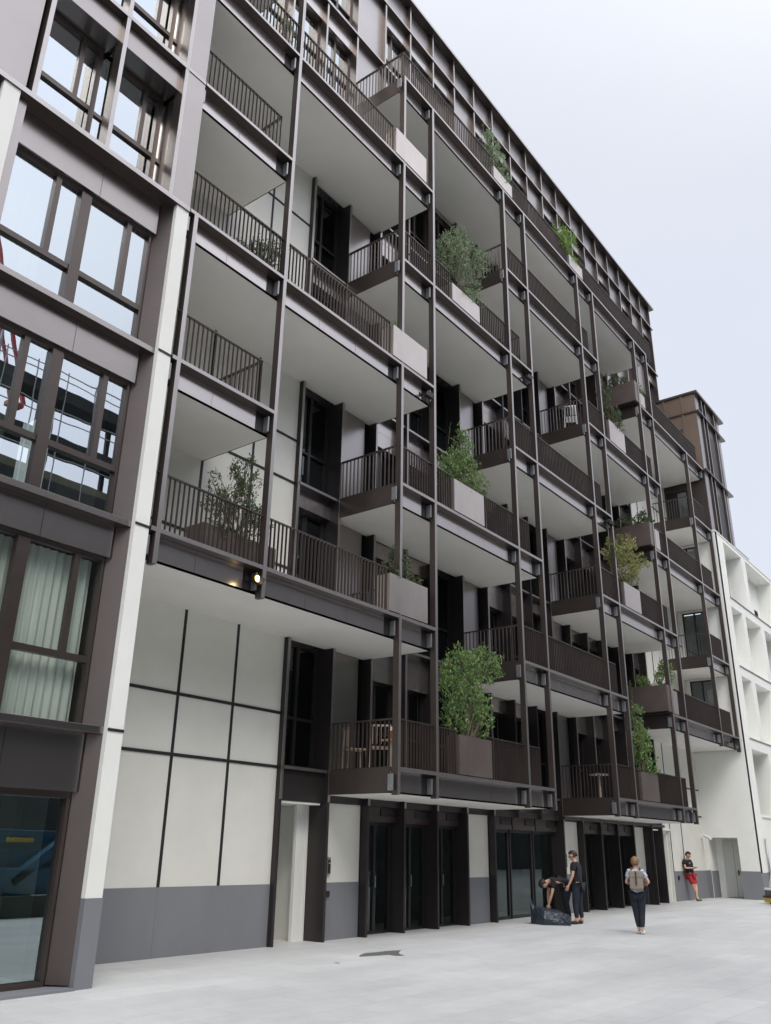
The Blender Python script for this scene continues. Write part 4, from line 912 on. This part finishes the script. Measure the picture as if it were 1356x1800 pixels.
for sx in (-.10, .10):
    m = MB(); m.tube([(sx, -.15, 1.38), (sx, -.05, 1.47), (sx*1.1, .07, 1.42), (sx*1.3, .13, 1.28), (sx*1.6, .05, 1.08), (sx*1.5, -.13, 1.02)], [.016]*6, 6); m.build('strap', mat('leather', (.09, .035, .02), .6), bk)
bk.location = wm.location; bk.rotation_euler = wm.rotation_euler; bk.scale = wm.scale
m = MB(); m.box(-.16, .26, .24, .30, .62, 1.02); jk = m.build('jacket', TEE, None, bevel=.05)
tag(jk, 'dark jacket bundle carried in front of the walking woman', 'jacket'); jk.location = wm.location; jk.rotation_euler = wm.rotation_euler
# man leaning on the wall
Jm = dict(pel=(0,-.02,.94), sp=(0,-.05,1.12), ch=(0,-.10,1.33), nk=(0,-.09,1.50), hd=(0,-.03,1.635), lsh=(-.19,-.11,1.43), rsh=(.19,-.11,1.43), lel=(-.27,-.04,1.17), rel=(.27,-.04,1.17), lwr=(-.07,.17,1.18), rwr=(.07,.17,1.18),
          lhp=(-.09,0,.89), rhp=(.09,0,.89), lkn=(-.05,.14,.50), rkn=(.07,.11,.50), lan=(.11,.22,.09), ran=(-.04,.14,.09), lto=(.17,.40,.03), rto=(-.10,.30,.03))
ml = person((36.2, 1.80, gz(36.2)), facing(-.25, -1), Jm, 'man in black t shirt and red shorts leaning on the wall looking at a phone', TEE, REDS, SHOEG, HAIRD, HS, legs='short', hd=(0, .9, -.5), finger={'l': ((.8, .5, .1), (.3, .2, .9)), 'r': ((-.8, .5, .1), (-.3, .2, .9))}, scale=1.0)
m = MB(); m.box(-.035, .035, .20, .34, 1.195, 1.205); ph = m.build('phone', BLK, None); tag(ph, 'dark phone held in both hands by the leaning man', 'phone'); ph.location = ml.location; ph.rotation_euler = ml.rotation_euler
sh_ = [c for c in ml.children if c.name.startswith('shirt')][0]
pts_ = []
for u_1, z_1 in ((.02, 1.345), (.085, 1.345), (.085, 1.365), (.02, 1.365)):
    hit = sh_.ray_cast(Vector((u_1, 1, z_1)), Vector((0, -1, 0))); pts_.append(hit[1]+Vector((0, .004, 0)) if hit[0] else Vector((u_1, .06, z_1)))
m = MB(); m.quad(*pts_); pr_ = m.build('chest_print', WP, None); pr_.parent = ml
# standing man
Js = dict(pel=(0,0,.95), sp=(0,.0,1.13), ch=(0,.01,1.34), nk=(0,.03,1.50), hd=(0,.08,1.63), lsh=(-.185,.01,1.43), rsh=(.185,.01,1.43), lel=(-.235,.04,1.15), rel=(.235,-.02,1.15), lwr=(-.235,.16,.92), rwr=(.24,.04,.90),
          lhp=(-.09,0,.90), rhp=(.09,0,.90), lkn=(-.10,.05,.50), rkn=(.10,.0,.50), lan=(-.11,.03,.09), ran=(.11,-.04,.09), lto=(-.13,.21,.03), rto=(.14,.13,.03))
person((22.45, .10, gz(22.4)), facing(-.15, 1), Js, 'standing man in black t shirt and dark jeans looking down at the bag', TEE, JEAN, SHOED, HAIRD, HS+[], hd=(-.3, .8, -.5), scale=1.0)
# bending man
Jb = dict(pel=(0,-.08,.92), sp=(0,.08,.99), ch=(0,.28,1.03), nk=(0,.44,.99), hd=(0,.56,.93), lsh=(-.18,.34,.99), rsh=(.18,.34,.99), lel=(-.21,.42,.70), rel=(.20,.40,.70), lwr=(-.15,.50,.44), rwr=(.14,.42,.42),
          lhp=(-.095,-.07,.87), rhp=(.095,-.07,.87), lkn=(-.13,.02,.49), rkn=(.13,-.03,.49), lan=(-.15,-.06,.09), ran=(.16,-.12,.09), lto=(-.17,.12,.03), rto=(.19,.06,.03))
person((22.75, .62, gz(22.9)), facing(-.70, .72), Jb, 'man in black bending over with one arm reaching into the dark tarpaulin bag', TEE, JEAN, SHOED, HAIRD, HS, hd=(0, .4, -1), finger={'l': ((0, .2, -1), (1, 0, 0)), 'r': ((0, .1, -1), (-1, 0, 0))}, scale=1.0)
# bag
TARP = mat('navy_tarpaulin', (.018, .026, .042), .40, 0, .2, 5, .35, 5)
bm = bmesh.new(); nu, nv = 36, 22
p0 = Vector((21.70, 1.10, 0)); p1 = Vector((22.12, .18, 0)); ax_ = (p1-p0); ln_ = ax_.length; ax_.normalize(); ay_ = Vector((-ax_.y, ax_.x, 0))
grid = []
for i in range(nu+1):
    t = i/nu; row = []
    top = .64-3.0*t if t < .07 else .43-.22*(t-.07)/.93
    top = max(top, .22); wd = .10+.30*min(1, t/.35) if t < .35 else .40-.06*(t-.35)
    if t > .96: top *= .75
    for j in range(nv+1):
        a = math.pi*j/nv; c_, s_ = math.cos(a), math.sin(a)
        y = -wd*(abs(c_)**.6)*(1 if c_ > 0 else -1); z = top*(max(0, s_)**.75)
        q = p0+ax_*(t*ln_)+ay_*y+Vector((0, 0, z))
        f_ = noise.noise(Vector((t*5, j*.28, 2)))*.045+abs(noise.noise(Vector((t*9+j*.3, j*.12, 7))))*.05
        q += (Vector((0, 0, s_))-ay_*c_)*f_; q.z = max(q.z, .005)+gz(22)
        row.append(bm.verts.new(q))
    grid.append(row)
for i in range(nu):
    for j in range(nv): bm.faces.new((grid[i][j], grid[i+1][j], grid[i+1][j+1], grid[i][j+1]))
bm.faces.new(grid[0]); bm.faces.new(list(reversed(grid[-1])))
bmesh.ops.recalc_face_normals(bm, faces=bm.faces)
me = bpy.data.meshes.new('tarpaulin_bag'); bm.to_mesh(me); bm.free(); me.materials.append(TARP)
o = bpy.data.objects.new('tarpaulin_bag', me); C.objects.link(o); tag(o, 'large dark blue tarpaulin bag with a peaked end lying at the men\'s feet', 'bag')
